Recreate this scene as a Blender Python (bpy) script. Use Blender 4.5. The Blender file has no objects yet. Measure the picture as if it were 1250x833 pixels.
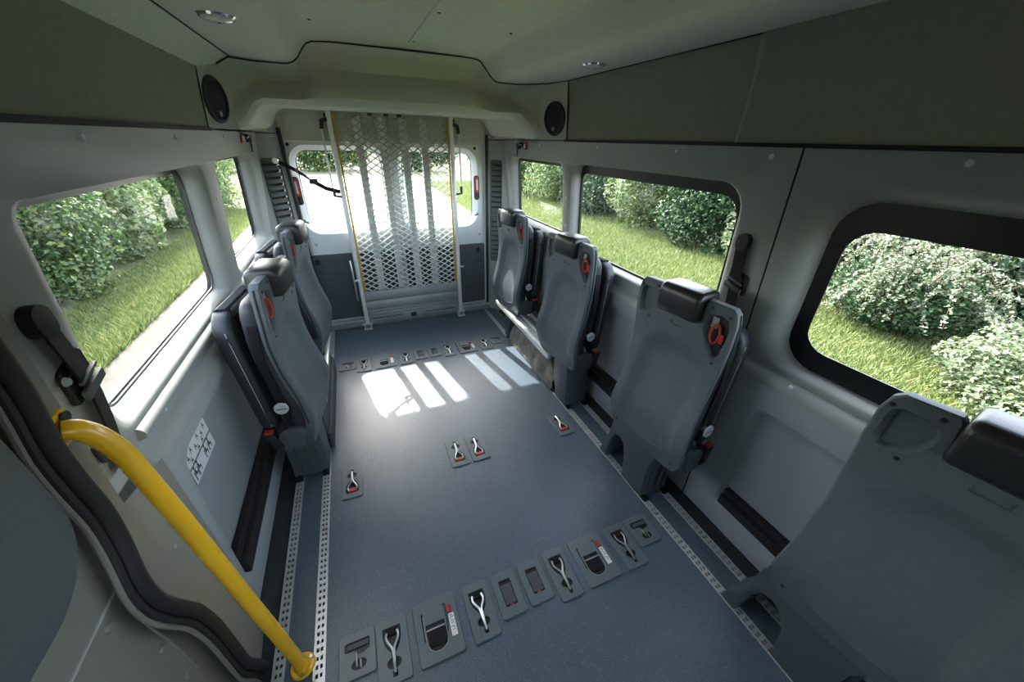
import bpy, bmesh, math, random
import numpy as np
from mathutils import Vector, Matrix
from mathutils.geometry import tessellate_polygon

# ------------------------------------------------------------------ camera, sky, sun, exposure
S = bpy.context.scene
COL = S.collection
rng = random.Random(7)
nrng = np.random.default_rng(11)


def cam_matrix(yaw, pitch, roll, loc):
    f = Vector((math.sin(yaw) * math.cos(pitch), math.cos(yaw) * math.cos(pitch), -math.sin(pitch)))
    r = Vector((math.cos(yaw), -math.sin(yaw), 0))
    u = r.cross(f)
    c, s = math.cos(roll), math.sin(roll)
    right = c * r + s * u
    up = c * u - s * r
    m = Matrix((right, up, -f)).transposed().to_4x4()
    m.translation = loc
    return m


cd = bpy.data.cameras.new('camera')
cam = bpy.data.objects.new('camera', cd)
COL.objects.link(cam)
cd.sensor_width = 36.0
cd.lens = 435.7 / 1250 * 36.0
cd.clip_start = 0.02
cd.clip_end = 300
cam.matrix_world = cam_matrix(math.radians(23.49), math.radians(29.24), math.radians(1.73), (-.359, 0, 1.5))
S.camera = cam

SUN_EL = math.radians(43.5)
SUN_TRAVEL = Vector((.19, -1.0, 0)).normalized()
sun_dir = Vector((-SUN_TRAVEL.x * math.cos(SUN_EL), -SUN_TRAVEL.y * math.cos(SUN_EL), math.sin(SUN_EL)))
w = bpy.data.worlds.new('sky')
S.world = w
w.use_nodes = True
nt = w.node_tree
bg = nt.nodes['Background']
sky = nt.nodes.new('ShaderNodeTexSky')
sky.sky_type = 'NISHITA'
sky.sun_disc = False
sky.sun_elevation = SUN_EL
sky.sun_rotation = math.atan2(sun_dir.x, sun_dir.y)
sky.dust_density = 2.5
sky.ozone_density = .6
hs = nt.nodes.new('ShaderNodeHueSaturation')
hs.inputs['Saturation'].default_value = .55
nt.links.new(sky.outputs[0], hs.inputs['Color'])
nt.links.new(hs.outputs[0], bg.inputs[0])
bg.inputs[1].default_value = 1.9
sd = bpy.data.lights.new('sun', 'SUN')
sd.energy = 13
sd.angle = math.radians(.6)
sd.color = (1, .965, .90)
sun = bpy.data.objects.new('sun', sd)
COL.objects.link(sun)
sun.rotation_euler = (-sun_dir).to_track_quat('-Z', 'Y').to_euler()
sun.location = (-2, 9, 8)
S.view_settings.view_transform = 'Standard'
S.view_settings.look = 'None'
S.view_settings.gamma = 1
S.view_settings.use_curve_mapping = False
S.view_settings.exposure = 0.38
try:
    S.cycles.max_bounces = 10
    S.cycles.diffuse_bounces = 6
    S.cycles.transparent_max_bounces = 12
    S.cycles.sample_clamp_indirect = 6
    S.cycles.caustics_reflective = False
    S.cycles.caustics_refractive = False
    S.cycles.use_denoising = True
except Exception:
    pass


# ------------------------------------------------------------------ materials
def C(r, g, b):
    def f(v):
        v /= 255
        return v / 12.92 if v <= .04045 else ((v + .055) / 1.055) ** 2.4
    return (f(r), f(g), f(b), 1)


M = {}


FOLIAGE = .50


def G(r, g, b):
    c = C(r, g, b)
    return (c[0] * FOLIAGE, c[1] * FOLIAGE, c[2] * FOLIAGE, 1)


def mat(name, col, rough=.6, metal=0, spec=.5, noise=None, bump=None, coat=0, speck=None, island=None, trans=None):
    """procedural material. noise=(scale, amount), bump=(scale,strength), speck=(scale, thr, colour), island=(dark, light)"""
    m = bpy.data.materials.new(name)
    m.use_nodes = True
    n = m.node_tree.nodes
    l = m.node_tree.links
    p = n['Principled BSDF']
    p.inputs['Base Color'].default_value = col
    p.inputs['Roughness'].default_value = rough
    p.inputs['Metallic'].default_value = metal
    p.inputs['Specular IOR Level'].default_value = spec
    p.inputs['Coat Weight'].default_value = coat
    src = None
    tc = n.new('ShaderNodeTexCoord')
    if noise:
        tx = n.new('ShaderNodeTexNoise')
        tx.inputs['Scale'].default_value = noise[0]
        tx.inputs['Detail'].default_value = 5
        l.new(tc.outputs['Object'], tx.inputs['Vector'])
        mr = n.new('ShaderNodeMapRange')
        mr.inputs[1].default_value = .3
        mr.inputs[2].default_value = .7
        mr.inputs[3].default_value = 1 - noise[1]
        mr.inputs[4].default_value = 1 + noise[1]
        l.new(tx.outputs['Fac'], mr.inputs[0])
        mx = n.new('ShaderNodeVectorMath')
        mx.operation = 'SCALE'
        mx.inputs[0].default_value = col[:3]
        l.new(mr.outputs[0], mx.inputs['Scale'])
        src = mx.outputs[0]
    if island:
        g = n.new('ShaderNodeNewGeometry')
        cr = n.new('ShaderNodeValToRGB')
        els = cr.color_ramp.elements
        els[0].color = island[0]
        els[1].color = island[-1]
        for i, c in enumerate(island[1:-1]):
            e = els.new((i + 1) / (len(island) - 1))
            e.color = c
        l.new(g.outputs['Random Per Island'], cr.inputs[0])
        src = cr.outputs[0]
    if speck:
        for sc_, thr, colr in speck:
            v = n.new('ShaderNodeTexVoronoi')
            v.inputs['Scale'].default_value = sc_
            l.new(tc.outputs['Object'], v.inputs['Vector'])
            lt = n.new('ShaderNodeMath')
            lt.operation = 'LESS_THAN'
            lt.inputs[1].default_value = thr
            l.new(v.outputs['Distance'], lt.inputs[0])
            mc = n.new('ShaderNodeMix')
            mc.data_type = 'RGBA'
            l.new(lt.outputs[0], mc.inputs[0])
            if src:
                l.new(src, mc.inputs[6])
            else:
                mc.inputs[6].default_value = col
            mc.inputs[7].default_value = colr
            src = mc.outputs[2]
    if src:
        l.new(src, p.inputs['Base Color'])
    if bump:
        tx = n.new('ShaderNodeTexNoise')
        tx.inputs['Scale'].default_value = bump[0]
        tx.inputs['Detail'].default_value = 3
        l.new(tc.outputs['Object'], tx.inputs['Vector'])
        b = n.new('ShaderNodeBump')
        b.inputs['Strength'].default_value = bump[1]
        b.inputs['Distance'].default_value = .002
        l.new(tx.outputs['Fac'], b.inputs['Height'])
        l.new(b.outputs[0], p.inputs['Normal'])
    if trans:
        t = n.new('ShaderNodeBsdfTranslucent')
        if src:
            l.new(src, t.inputs['Color'])
        ms = n.new('ShaderNodeMixShader')
        ms.inputs[0].default_value = trans
        l.new(p.outputs[0], ms.inputs[1])
        l.new(t.outputs[0], ms.inputs[2])
        l.new(ms.outputs[0], n['Material Output'].inputs[0])
    M[name] = m
    return m


mat('trim', C(150, 155, 153), .55, noise=(3, .03), bump=(700, .25))
mat('trim_lower', C(156, 163, 166), .5, noise=(3, .03), bump=(600, .25))
mat('liner', C(140, 143, 134), .9, spec=.15, noise=(60, .06), bump=(420, .5))
mat('ceiling_liner', C(206, 209, 198), .9, spec=.15, noise=(50, .04), bump=(420, .4))
mat('header', C(182, 186, 177), .7, spec=.25, noise=(8, .03), bump=(500, .3))
mat('paint', C(196, 203, 204), .35, noise=(2, .02))
mat('door_paint', C(112, 112, 105), .5, noise=(4, .04))  # sliding door colour set darker to carry the shade on its side facing away
mat('pillar_paint', C(122, 122, 115), .42, noise=(4, .04))
mat('groove', C(30, 32, 31), .8)
mat('floor', C(78, 93, 106), .32, spec=.5, noise=(5, .06), bump=(260, .55),
    speck=[(240, .22, C(128, 140, 148)), (170, .12, C(50, 58, 66))])
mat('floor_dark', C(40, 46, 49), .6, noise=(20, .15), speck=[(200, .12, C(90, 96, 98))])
mat('alu', C(205, 210, 211), .42, metal=.55, noise=(30, .05))
mat('alu_dull', C(150, 157, 160), .5, metal=.7, noise=(20, .06))
mat('steel', C(196, 202, 204), .36, metal=1)
mat('mesh_steel', C(190, 196, 188), .5, metal=.1, noise=(30, .12))
mat('black', C(22, 24, 25), .5)
mat('rubber', C(24, 25, 26), .65)
mat('webbing', C(26, 28, 30), .85, spec=.2, bump=(900, .5))
mat('shell', C(80, 88, 92), .55, spec=.35, noise=(40, .05), bump=(500, .4))
mat('pedestal', C(68, 76, 80), .5, spec=.35, noise=(30, .04))
mat('vinyl', C(36, 41, 45), .5, spec=.4, bump=(300, .25))
mat('pad_black', C(30, 33, 35), .38, spec=.5, bump=(260, .2))
mat('textile', C(30, 36, 42), .95, spec=.1, bump=(500, .6))
mat('stitch', C(190, 195, 196), .8)
mat('red', C(172, 48, 40), .45)
mat('disc', C(178, 186, 190), .35, metal=.2)
mat('yellow', C(226, 176, 24), .32, coat=.3, noise=(9, .08))
mat('yellow_tape', C(190, 150, 40), .6)
mat('board', C(66, 72, 76), .65, noise=(30, .08), bump=(400, .3))
mat('fleece', C(122, 120, 112), .98, spec=.05, noise=(14, .35), bump=(60, 1.0))
mat('plate', C(92, 103, 109), .42, noise=(20, .04))
mat('vent', C(70, 76, 78), .55)
mat('speaker_cloth', C(28, 30, 31), .8, bump=(900, .6))
mat('chrome', C(220, 222, 222), .15, metal=1)
mat('lens', C(205, 208, 202), .2)
mat('white_plastic', C(215, 219, 220), .45)
mat('sticker', C(222, 226, 226), .4)
mat('ink', C(40, 46, 52), .6)
mat('frit', C(20, 23, 23), .3)
mat('concrete', C(214, 212, 205), .9, noise=(1.2, .06))
mat('gravel', C(76, 72, 63), .95, noise=(9, .3), bump=(60, 1.0), speck=[(34, .22, C(98, 94, 85)), (26, .16, C(46, 44, 38))])
mat('soil', C(92, 98, 58), .95, noise=(3, .3), bump=(30, 1.0))
mat('earth', C(84, 78, 60), .95, noise=(6, .3), bump=(40, 1.0))
mat('outer_paint', C(150, 154, 156), .4)
mat('leaf_mid', G(70, 110, 50), .5, island=(G(38, 74, 34), G(66, 108, 46), G(108, 142, 70), G(150, 172, 92)), trans=.3)
mat('leaf_dark', G(50, 90, 50), .5, island=(G(28, 60, 36), G(46, 88, 48), G(70, 112, 62), G(120, 150, 96)), trans=.3)
mat('leaf_light', G(110, 140, 80), .5, island=(G(70, 108, 56), G(110, 146, 80), G(160, 184, 116), G(190, 204, 146)), trans=.35)
mat('leaf_pale', G(150, 170, 120), .55, island=(G(60, 88, 54), G(110, 134, 88), G(152, 168, 120), G(196, 204, 164)), trans=.3)
mat('blossom', G(200, 204, 180), .6, island=(G(96, 124, 80), G(150, 166, 124), G(190, 198, 164), G(220, 224, 200)), trans=.25)
mat('grass_blade', C(90, 106, 56), .6, island=(C(62, 86, 36), C(86, 106, 48), C(118, 128, 74), C(140, 142, 96)), trans=.3)
mat('bark', C(74, 62, 46), .9, noise=(20, .2))
mat('hedge_core', C(24, 40, 22), .95, noise=(8, .4))


def glass_mat(name, tint, gloss):
    m = bpy.data.materials.new(name)
    m.use_nodes = True
    n = m.node_tree.nodes
    l = m.node_tree.links
    n.remove(n['Principled BSDF'])
    t = n.new('ShaderNodeBsdfTransparent')
    t.inputs[0].default_value = tint
    g = n.new('ShaderNodeBsdfGlossy')
    g.inputs['Roughness'].default_value = .02
    fr = n.new('ShaderNodeFresnel')
    fr.inputs[0].default_value = 1.35
    ms = n.new('ShaderNodeMixShader')
    mu = n.new('ShaderNodeMath')
    mu.operation = 'MULTIPLY'
    mu.inputs[1].default_value = gloss
    l.new(fr.outputs[0], mu.inputs[0])
    l.new(mu.outputs[0], ms.inputs[0])
    l.new(t.outputs[0], ms.inputs[1])
    l.new(g.outputs[0], ms.inputs[2])
    l.new(ms.outputs[0], n['Material Output'].inputs[0])
    M[name] = m


glass_mat('glass', (.95, .97, .955, 1), .09)


# ------------------------------------------------------------------ geometry helpers
class MB:
    """collects vertices and faces, then builds ONE mesh object"""

    def __init__(self):
        self.v = []
        self.f = []

    def add(self, vs, fs):
        o = len(self.v)
        self.v += [tuple(p) for p in vs]
        self.f += [tuple(i + o for i in f) for f in fs]
        return self

    def box(self, lo, hi, T=None):
        x0, y0, z0 = lo
        x1, y1, z1 = hi
        vs = [(x0, y0, z0), (x1, y0, z0), (x1, y1, z0), (x0, y1, z0), (x0, y0, z1), (x1, y0, z1), (x1, y1, z1), (x0, y1, z1)]
        if T:
            vs = [T(*p) for p in vs]
        return self.add(vs, [(0, 3, 2, 1), (4, 5, 6, 7), (0, 1, 5, 4), (1, 2, 6, 5), (2, 3, 7, 6), (3, 0, 4, 7)])

    def loft(self, rings, close=True, cap0=False, cap1=False):
        n = len(rings[0])
        vs = [p for r in rings for p in r]
        fs = []
        for k in range(len(rings) - 1):
            for i in range(n if close else n - 1):
                j = (i + 1) % n
                fs.append((k * n + i, k * n + j, (k + 1) * n + j, (k + 1) * n + i))
        if cap0:
            fs.append(tuple(reversed(range(n))))
        if cap1:
            fs.append(tuple(range((len(rings) - 1) * n, len(rings) * n)))
        return self.add(vs, fs)

    def tube(self, pts, r, seg=10, cap=True, T=None):
        pts = [Vector(p) for p in pts]
        rings = []
        ref = None
        for i, p in enumerate(pts):
            d = (pts[min(i + 1, len(pts) - 1)] - pts[max(i - 1, 0)]).normalized()
            if ref is None:
                ref = Vector((0, 0, 1)) if abs(d.z) < .9 else Vector((1, 0, 0))
            a = d.cross(ref).normalized()
            b = a.cross(d).normalized()
            ref = b
            rr = r[i] if isinstance(r, (list, tuple)) else r
            rings.append([p + rr * (math.cos(t) * a + math.sin(t) * b) for t in [2 * math.pi * k / seg for k in range(seg)]])
        if T:
            rings = [[T(*p) for p in q] for q in rings]
        return self.loft(rings, True, cap, cap)

    def ribbon(self, pts, width_dir, wd, th):
        """flat strap along pts; width_dir a vector, thickness along the local normal"""
        pts = [Vector(p) for p in pts]
        rings = []
        for i, p in enumerate(pts):
            d = (pts[min(i + 1, len(pts) - 1)] - pts[max(i - 1, 0)]).normalized()
            wv = width_dir[i] if isinstance(width_dir, list) else width_dir
            wv = Vector(wv)
            wv = (wv - wv.dot(d) * d).normalized()
            nn = d.cross(wv).normalized()
            rings.append([p + wv * wd / 2 + nn * th / 2, p - wv * wd / 2 + nn * th / 2, p - wv * wd / 2 - nn * th / 2, p + wv * wd / 2 - nn * th / 2])
        return self.loft(rings, True, True, True)

    def cyl(self, c, axis, r, h, seg=16, r2=None):
        c = Vector(c)
        ax = Vector(axis).normalized()
        ref = Vector((0, 0, 1)) if abs(ax.z) < .9 else Vector((1, 0, 0))
        a = ax.cross(ref).normalized()
        b = ax.cross(a).normalized()
        r2 = r if r2 is None else r2
        R0 = [c + r * (math.cos(t) * a + math.sin(t) * b) for t in [2 * math.pi * k / seg for k in range(seg)]]
        R1 = [c + ax * h + r2 * (math.cos(t) * a + math.sin(t) * b) for t in [2 * math.pi * k / seg for k in range(seg)]]
        return self.loft([R0, R1], True, True, True)

    def prism(self, poly, d0, d1, f):
        """polygon (u,v) extruded between depths, mapped by f(u,v,d)"""
        tri = tessellate_polygon([[Vector((u, v, 0)) for u, v in poly]])
        n = len(poly)
        vs = [f(u, v, d0) for u, v in poly] + [f(u, v, d1) for u, v in poly]
        fs = [tuple(t) for t in tri] + [tuple(i + n for i in reversed(t)) for t in tri]
        fs += [(i, (i + 1) % n, n + (i + 1) % n, n + i) for i in range(n)]
        return self.add(vs, fs)

    def panel(self, outline, holes, f, rim=None, rim_fill=False):
        """flat panel with holes; hole = (contour, [(contour, depth), ...], fill)"""
        polys = [[Vector((u, v, 0)) for u, v in outline]] + [[Vector((u, v, 0)) for u, v in h[0]] for h in holes]
        tri = tessellate_polygon(polys)
        flat = [(p.x, p.y) for q in polys for p in q]
        self.add([f(u, v, 0) for u, v in flat], [tuple(t) for t in tri])
        for cont, rings, fill in holes:
            rs = [[f(u, v, 0) for u, v in cont]] + [[f(u, v, d) for u, v in c] for c, d in rings]
            self.loft(rs, True)
            if fill:
                c, d = rings[-1]
                t2 = tessellate_polygon([[Vector((u, v, 0)) for u, v in c]])
                self.add([f(u, v, d) for u, v in c], [tuple(t) for t in t2])
        if rim:
            rs = [[f(u, v, 0) for u, v in outline]] + [[f(u, v, d) for u, v in c] for c, d in rim]
            self.loft(rs, True)
            if rim_fill:
                c, d = rim[-1]
                t2 = tessellate_polygon([[Vector((u, v, 0)) for u, v in c]])
                self.add([f(u, v, d) for u, v in c], [tuple(t) for t in t2])
        return self

    def build(self, name, material, parent=None, bevel=0, seg=2, angle=35, smooth=True, origin=None, slices=None, warp=None):
        me = bpy.data.meshes.new(name)
        vs = self.v
        if origin is not None:
            vs = [(p[0] - origin[0], p[1] - origin[1], p[2] - origin[2]) for p in vs]
        me.from_pydata(vs, [], self.f)
        bm = bmesh.new()
        bm.from_mesh(me)
        bmesh.ops.remove_doubles(bm, verts=bm.verts, dist=1e-5)
        bmesh.ops.recalc_face_normals(bm, faces=bm.faces)
        if bevel:
            es = [e for e in bm.edges if len(e.link_faces) == 2 and e.calc_face_angle(0) > math.radians(30)]
            bmesh.ops.bevel(bm, geom=es, offset=bevel, segments=seg, affect='EDGES', profile=.6, clamp_overlap=True)
        for z in slices or ():
            bmesh.ops.bisect_plane(bm, geom=bm.verts[:] + bm.edges[:] + bm.faces[:], plane_co=(0, 0, z), plane_no=(0, 0, 1), dist=1e-5)
        if warp:
            for v in bm.verts:
                v.co = warp(v.co)
        bm.to_mesh(me)
        bm.free()
        if smooth:
            me.shade_smooth()
            me.set_sharp_from_angle(angle=math.radians(angle))
        me.materials.append(M[material] if isinstance(material, str) else material)
        o = bpy.data.objects.new(name, me)
        COL.objects.link(o)
        if origin is not None:
            o.location = origin
        if parent:
            o.parent = parent
        return o


def rr(u0, u1, v0, v1, r, n=5):
    if not isinstance(r, (list, tuple)):
        r = [r] * 4
    pts = []
    for (cx, cy, a0), q in zip(((u1, v0, -90), (u1, v1, 0), (u0, v1, 90), (u0, v0, 180)), r):
        sx = -1 if cx == u1 else 1
        sy = 1 if cy == v0 else -1
        for k in range(n + 1):
            a = math.radians(a0 + 90 * k / n)
            pts.append((cx + sx * q + q * math.cos(a), cy + sy * q + q * math.sin(a)))
    return pts


def offset(c, d):
    """move a closed contour inward by d (ccw contour)"""
    n = len(c)
    out = []
    for i in range(n):
        a, b, e = Vector(c[i - 1]), Vector(c[i]), Vector(c[(i + 1) % n])
        t1 = (b - a)
        t2 = (e - b)
        t1 = t1.normalized() if t1.length > 1e-9 else t2.normalized()
        t2 = t2.normalized() if t2.length > 1e-9 else t1
        n1 = Vector((-t1.y, t1.x))
        n2 = Vector((-t2.y, t2.x))
        m = (n1 + n2)
        m = m / max(m.length_squared / 2, .5)
        p = b + m * d
        out.append((p.x, p.y))
    return out


def empty(name, loc=(0, 0, 0), rz=0):
    o = bpy.data.objects.new(name, None)
    COL.objects.link(o)
    o.location = loc
    o.rotation_euler.z = rz
    o.empty_display_size = .1
    return o


def tag(o, label=None, cat=None, group=None, kind=None):
    if label:
        o['label'] = label
    if cat:
        o['category'] = cat
    if group:
        o['group'] = group
    if kind:
        o['kind'] = kind
    return o


def structure(name, label=None, cat=None):
    return tag(empty(name), label, cat, kind='structure')


def lerp(a, b, t):
    return a + (b - a) * t


def interp(x, tab):
    for (x0, y0), (x1, y1) in zip(tab, tab[1:]):
        if x <= x1:
            return lerp(y0, y1, (x - x0) / (x1 - x0))
    return tab[-1][1]


def sstep(a, b, x):
    t = min(1, max(0, (x - a) / (b - a)))
    return t * t * (3 - 2 * t)


# ------------------------------------------------------------------ floor
FRONT, REAR = -1.5, 3.22
floor = structure('floor', 'blue-grey speckled vinyl floor of the passenger area', 'floor')
MB().box((-.69, FRONT, -.03), (.69, REAR, 0)).build('floor_covering', 'floor', floor, smooth=False)
for s in (-1, 1):
    MB().box((min(s * .726, s * .809), FRONT, -.03), (max(s * .726, s * .809), REAR, -.001)).build('aisle_strip', 'floor', floor, smooth=False)
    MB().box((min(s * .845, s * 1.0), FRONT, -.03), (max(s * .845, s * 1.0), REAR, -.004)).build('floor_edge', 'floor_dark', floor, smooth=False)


def rail(x0, y0, y1, label):
    """aluminium seat track with two rows of holes between x0 and x0+.036"""
    r = tag(empty('floor_rail', (x0 + .018, y0, -.03)), label, 'floor rail', 'aluminium seat rails in the floor')
    o = (x0 + .018, y0, -.03)
    MB().box((x0, y0, -.03), (x0 + .036, y1, -.006)).build('rail_channel', 'groove', r, smooth=False).matrix_parent_inverse = Matrix.Translation(o).inverted()
    mb = MB()
    for a, b in ((0, .0075), (.0155, .0205), (.0285, .036)):
        mb.box((x0 + a, y0, -.007), (x0 + b, y1, .003))
    n = int((y1 - y0) / .024)
    for k in range(n):
        y = y0 + k * .024
        for a, b in ((.007, .016), (.020, .029)):
            mb.box((x0 + a, y, -.007), (x0 + b, y + .012, .0025))
    t = mb.build('rail_top', 'alu', r, smooth=False)
    t.matrix_parent_inverse = Matrix.Translation(o).inverted()
    return r


# pieces between the wheel arch boxes
rail(-.726, FRONT, 1.69, 'inner aluminium seat rail on the handrail side, ahead of the wheel arch')
rail(-.845, FRONT, 1.69, 'outer aluminium seat rail beside the pictogram panel')
rail(-.726, 2.53, REAR - .02, 'short inner rail behind the wheel arch on the handrail side')
rail(.690, FRONT, 1.70, 'inner aluminium seat rail under the row of grey seats')
rail(.809, FRONT, 1.70, 'outer aluminium seat rail under the row of grey seats')
rail(.690, 2.57, REAR - .02, 'short inner rail behind the fleece-covered wheel arch')

# ------------------------------------------------------------------ side walls
WT = [(0, .918), (.10, .915), (.76, .905)]


def xw(z):
    """inner trim surface |x| at height z"""
    return interp(z, [(-.05, .918), (0, .918), (.76, .905), (.79, .915), (.81, .93), (1.515, .862), (1.75, .85), (2.2, .85)])


def glx(z):
    return interp(z, [(.5, 1.0), (.85, .975), (1.4, .94), (2, .9)])


def window(parent_name, n, s, y0, y1, z0, z1, r, mouth, frit, label):
    """opening contours: mouth on the trim surface, glass contour outboard; returns mouth contour"""
    win = tag(empty('window_%d' % n), label, 'window', kind='structure')
    cont = rr(y0, y1, z0, z1, r)
    fb = frit
    inner = rr(y0 + fb[0], y1 - fb[1], z0 + fb[2], z1 - fb[3], [max(.02, q - min(fb) * .6) for q in r])
    mb = MB()
    mb.panel(cont, [(inner, [(inner, .004)], False)], lambda u, v, d: (s * (glx(v) - .002 + d), u, v))
    mb.build('window_gasket', 'frit', win, smooth=False)
    g = MB()
    t = tessellate_polygon([[Vector((u, v, 0)) for u, v in cont]])
    g.add([(s * (glx(v) + .003), u, v) for u, v in cont], [tuple(k) for k in t])
    g.build('pane', 'glass', win, smooth=False)
    return cont


def reveal(s, mouthc, cont):
    """rings from the mouth on the trim to the glass edge"""
    rings = []
    for t, k in ((.35, .12), (.75, .55), (1, .99)):
        rings.append([(lerp(m[0], g[0], t), lerp(m[1], g[1], t), k) for m, g in zip(mouthc, cont)])
    return rings


def side_wall(name, s, y0, y1, zlo, zhi, wins, material, parent, pname='window_surround'):
    mb = MB()
    outline = rr(y0, y1, zlo, zhi, .001, 1)
    holes = [w_[0] for w_ in wins]
    polys = [[Vector((u, v, 0)) for u, v in outline]] + [[Vector((u, v, 0)) for u, v in h] for h in holes]
    tri = tessellate_polygon(polys)
    flat = [(p.x, p.y) for q in polys for p in q]
    mb.add([(s * xw(v), u, v) for u, v in flat], [tuple(t) for t in tri])
    for mouth, cont in wins:
        rs = [[(s * xw(v), u, v) for u, v in mouth]]
        for ring in reveal(s, mouth, cont):
            rs.append([(s * lerp(xw(v), glx(v) - .002, k), u, v) for u, v, k in ring])
        mb.loft(rs, True)
    return mb.build(pname, material, parent, smooth=True, angle=50)


def ledge(s, y0, y1, parent, material='trim'):
    mb = MB()
    prof = [(.905, .755), (.905, .765), (.910, .782), (.919, .797), (.930, .808), (.930, .815)]
    mb.loft([[(s * x, y0, z) for x, z in prof], [(s * x, y1, z) for x, z in prof]], False)
    return mb.build('sill_ledge', material, parent)


def lower_panel(s, y0, y1, pockets, parent, near_round=0):
    mb = MB()
    r = [.001, .001, .001, .001]
    if near_round:
        r = [.001, .001, near_round, .02]
    outline = rr(y0, y1, .0, .757, r, 5)
    holes = []
    for a, b, c, d in pockets:
        h = rr(a, b, c, d, [.03, .07, .07, .03])
        holes.append((h, [(offset(h, .006), .004), (offset(h, .020), .035), (offset(h, .026), .040)], True))
    mb.panel(outline, holes, lambda u, v, d: (s * (xw(v) + d), u, v))
    return mb.build('lower_panel', 'trim_lower', parent, angle=40)


def cap(s, y, z, parent, r=.009, x=None, name='screw_cap', material='white_plastic'):
    x = xw(z) if x is None else x
    mb = MB()
    mb.cyl((s * (x + .002), y, z), (-s, 0, 0), r, .006, 14, r * .7)
    return mb.build(name, material, parent)


# right wall -------------------------------------------------
wr = structure('wall_right', 'grey trimmed side wall with three windows behind the seat row', 'wall')
m1 = rr(2.125, 3.02, .915, 1.392, [.06, .07, .05, .05])
g1 = window('wall_right', 1, 1, 2.19, 2.968, .950, 1.385, [.04, .05, .04, .04], None, (.012, .012, .01, .02), 'rear side window above the rearmost seat of the long row')
m2 = rr(.885, 2.055, .868, 1.395, [.06, .07, .10, .08])
g2 = window('wall_right', 2, 1, .935, 2.022, .888, 1.395, [.05, .06, .09, .07], None, (.014, .014, .012, .05), 'wide side window behind the middle seats of the long row')
m3 = rr(-.45, .715, .825, 1.435, [.11, .12, .12, .10])
g3 = window('wall_right', 3, 1, -.38, .632, .85, 1.385, [.10, .10, .10, .10], None, (.05, .045, .07, .075), 'side window with broad black border beside the front seat')
side_wall('wall_right', 1, .754, 3.10, .812, 1.507, [(m1, g1), (m2, g2)], 'trim', wr)
side_wall('wall_right', 1, -1.5, .748, .812, 1.507, [(m3, g3)], 'trim', wr)
zs = [0, .76, .79, .81, 1.507]
MB().loft([[(xw(z) + .004, .735, z) for z in zs], [(xw(z) + .004, .77, z) for z in zs]], False).build('seam_backing', 'groove', wr)
ledge(1, .754, 3.10, wr)
ledge(1, -1.5, .747, wr)
lower_panel(1, .754, 3.10, [(1.02, 1.98, .13, .70)], wr)
lower_panel(1, -1.5, .747, [(-.35, .615, .125, .665)], wr)
# dark slotted trays at the feet of the pockets
for a, b, zt in ((1.05, 1.95, .235), (-.32, .59, .21)):
    mb = MB()
    mb.box((.908, a, .135), (.952, b, zt - .03))
    mb.box((.925, a, zt - .035), (.952, b, zt))
    mb.build('pocket_tray', 'rubber', wr, bevel=.004)
for y, z in ((1.773, 1.484), (1.232, 1.482), (.84, 1.48), (.406, 1.485), (2.45, 1.484), (-.2, 1.485)):
    cap(1, y, z, wr)
cap(1, .536, .79, wr, x=.916)
for z in (1.03, 1.2):
    cap(1, 2.09, z, wr, r=.006)


def upper_wall(s, prof, y0, y1, parent, name='upper_panel'):
    mb = MB()
    mb.loft([[(s * x, y0, z) for x, z in prof], [(s * x, y1, z) for x, z in prof]], False)
    return mb.build(name, 'liner', parent, angle=50)


upper_wall(1, [(.866, 1.516), (.868, 1.70), (.862, 1.735), (.85, 1.802)], .985, 2.12, wr)
upper_wall(1, [(.846, 1.516), (.842, 1.70), (.839, 1.76), (.836, 1.802)], -1.5, .955, wr)
mb = MB()
pa = [(.866, 1.516), (.868, 1.70), (.862, 1.735), (.85, 1.802)]
pb = [(.846, 1.516), (.842, 1.70), (.839, 1.76), (.836, 1.802)]
mb.loft([[(x, .985, z) for x, z in pa], [(x - .003, .983, z) for x, z in pa], [(lerp(q[0], x, .5), .972, z) for (x, z), q in zip(pb, pa)], [(x + .001, .960, z) for x, z in pb], [(x, .955, z) for x, z in pb]], False)
mb.build('upper_panel_rib', 'liner', wr)
MB().box((.860, -1.5, 1.505), (.88, 2.12, 1.517)).build('panel_joint', 'groove', wr, smooth=False)
MB().box((.843, -1.5, 1.510), (.862, .97, 1.516)).build('panel_joint', 'groove', wr, smooth=False)

# left wall --------------------------------------------------
wl = structure('wall_left', 'grey trimmed side wall with two windows beside the handrail', 'wall')
m4 = rr(.865, 1.90, .890, 1.392, [.05, .08, .04, .06])
g4 = window('wall_left', 4, -1, .945, 1.845, .918, 1.385, [.05, .06, .03, .05], None, (.006, .008, .006, .02), 'wide side window above the pictogram panel')
m5 = rr(2.045, 2.87, .885, 1.395, [.05, .07, .05, .05])
g5 = window('wall_left', 5, -1, 2.11, 2.805, .932, 1.390, [.04, .05, .04, .04], None, (.008, .008, .006, .015), 'rear side window beside the louvred pillar and red clip')
side_wall('wall_left', -1, .72, 3.10, .812, 1.507, [(m4, g4), (m5, g5)], 'trim', wl)
ledge(-1, .885, 3.10, wl)
lower_panel(-1, .885, 3.10, [(.975, 1.83, .13, .72)], wl, near_round=.05)
mb = MB()
mb.box((-.952, 1.0, .135), (-.908, 1.80, .20))
mb.box((-.952, 1.0, .20), (-.925, 1.80, .235))
mb.build('pocket_tray', 'rubber', wl, bevel=.004)
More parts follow.
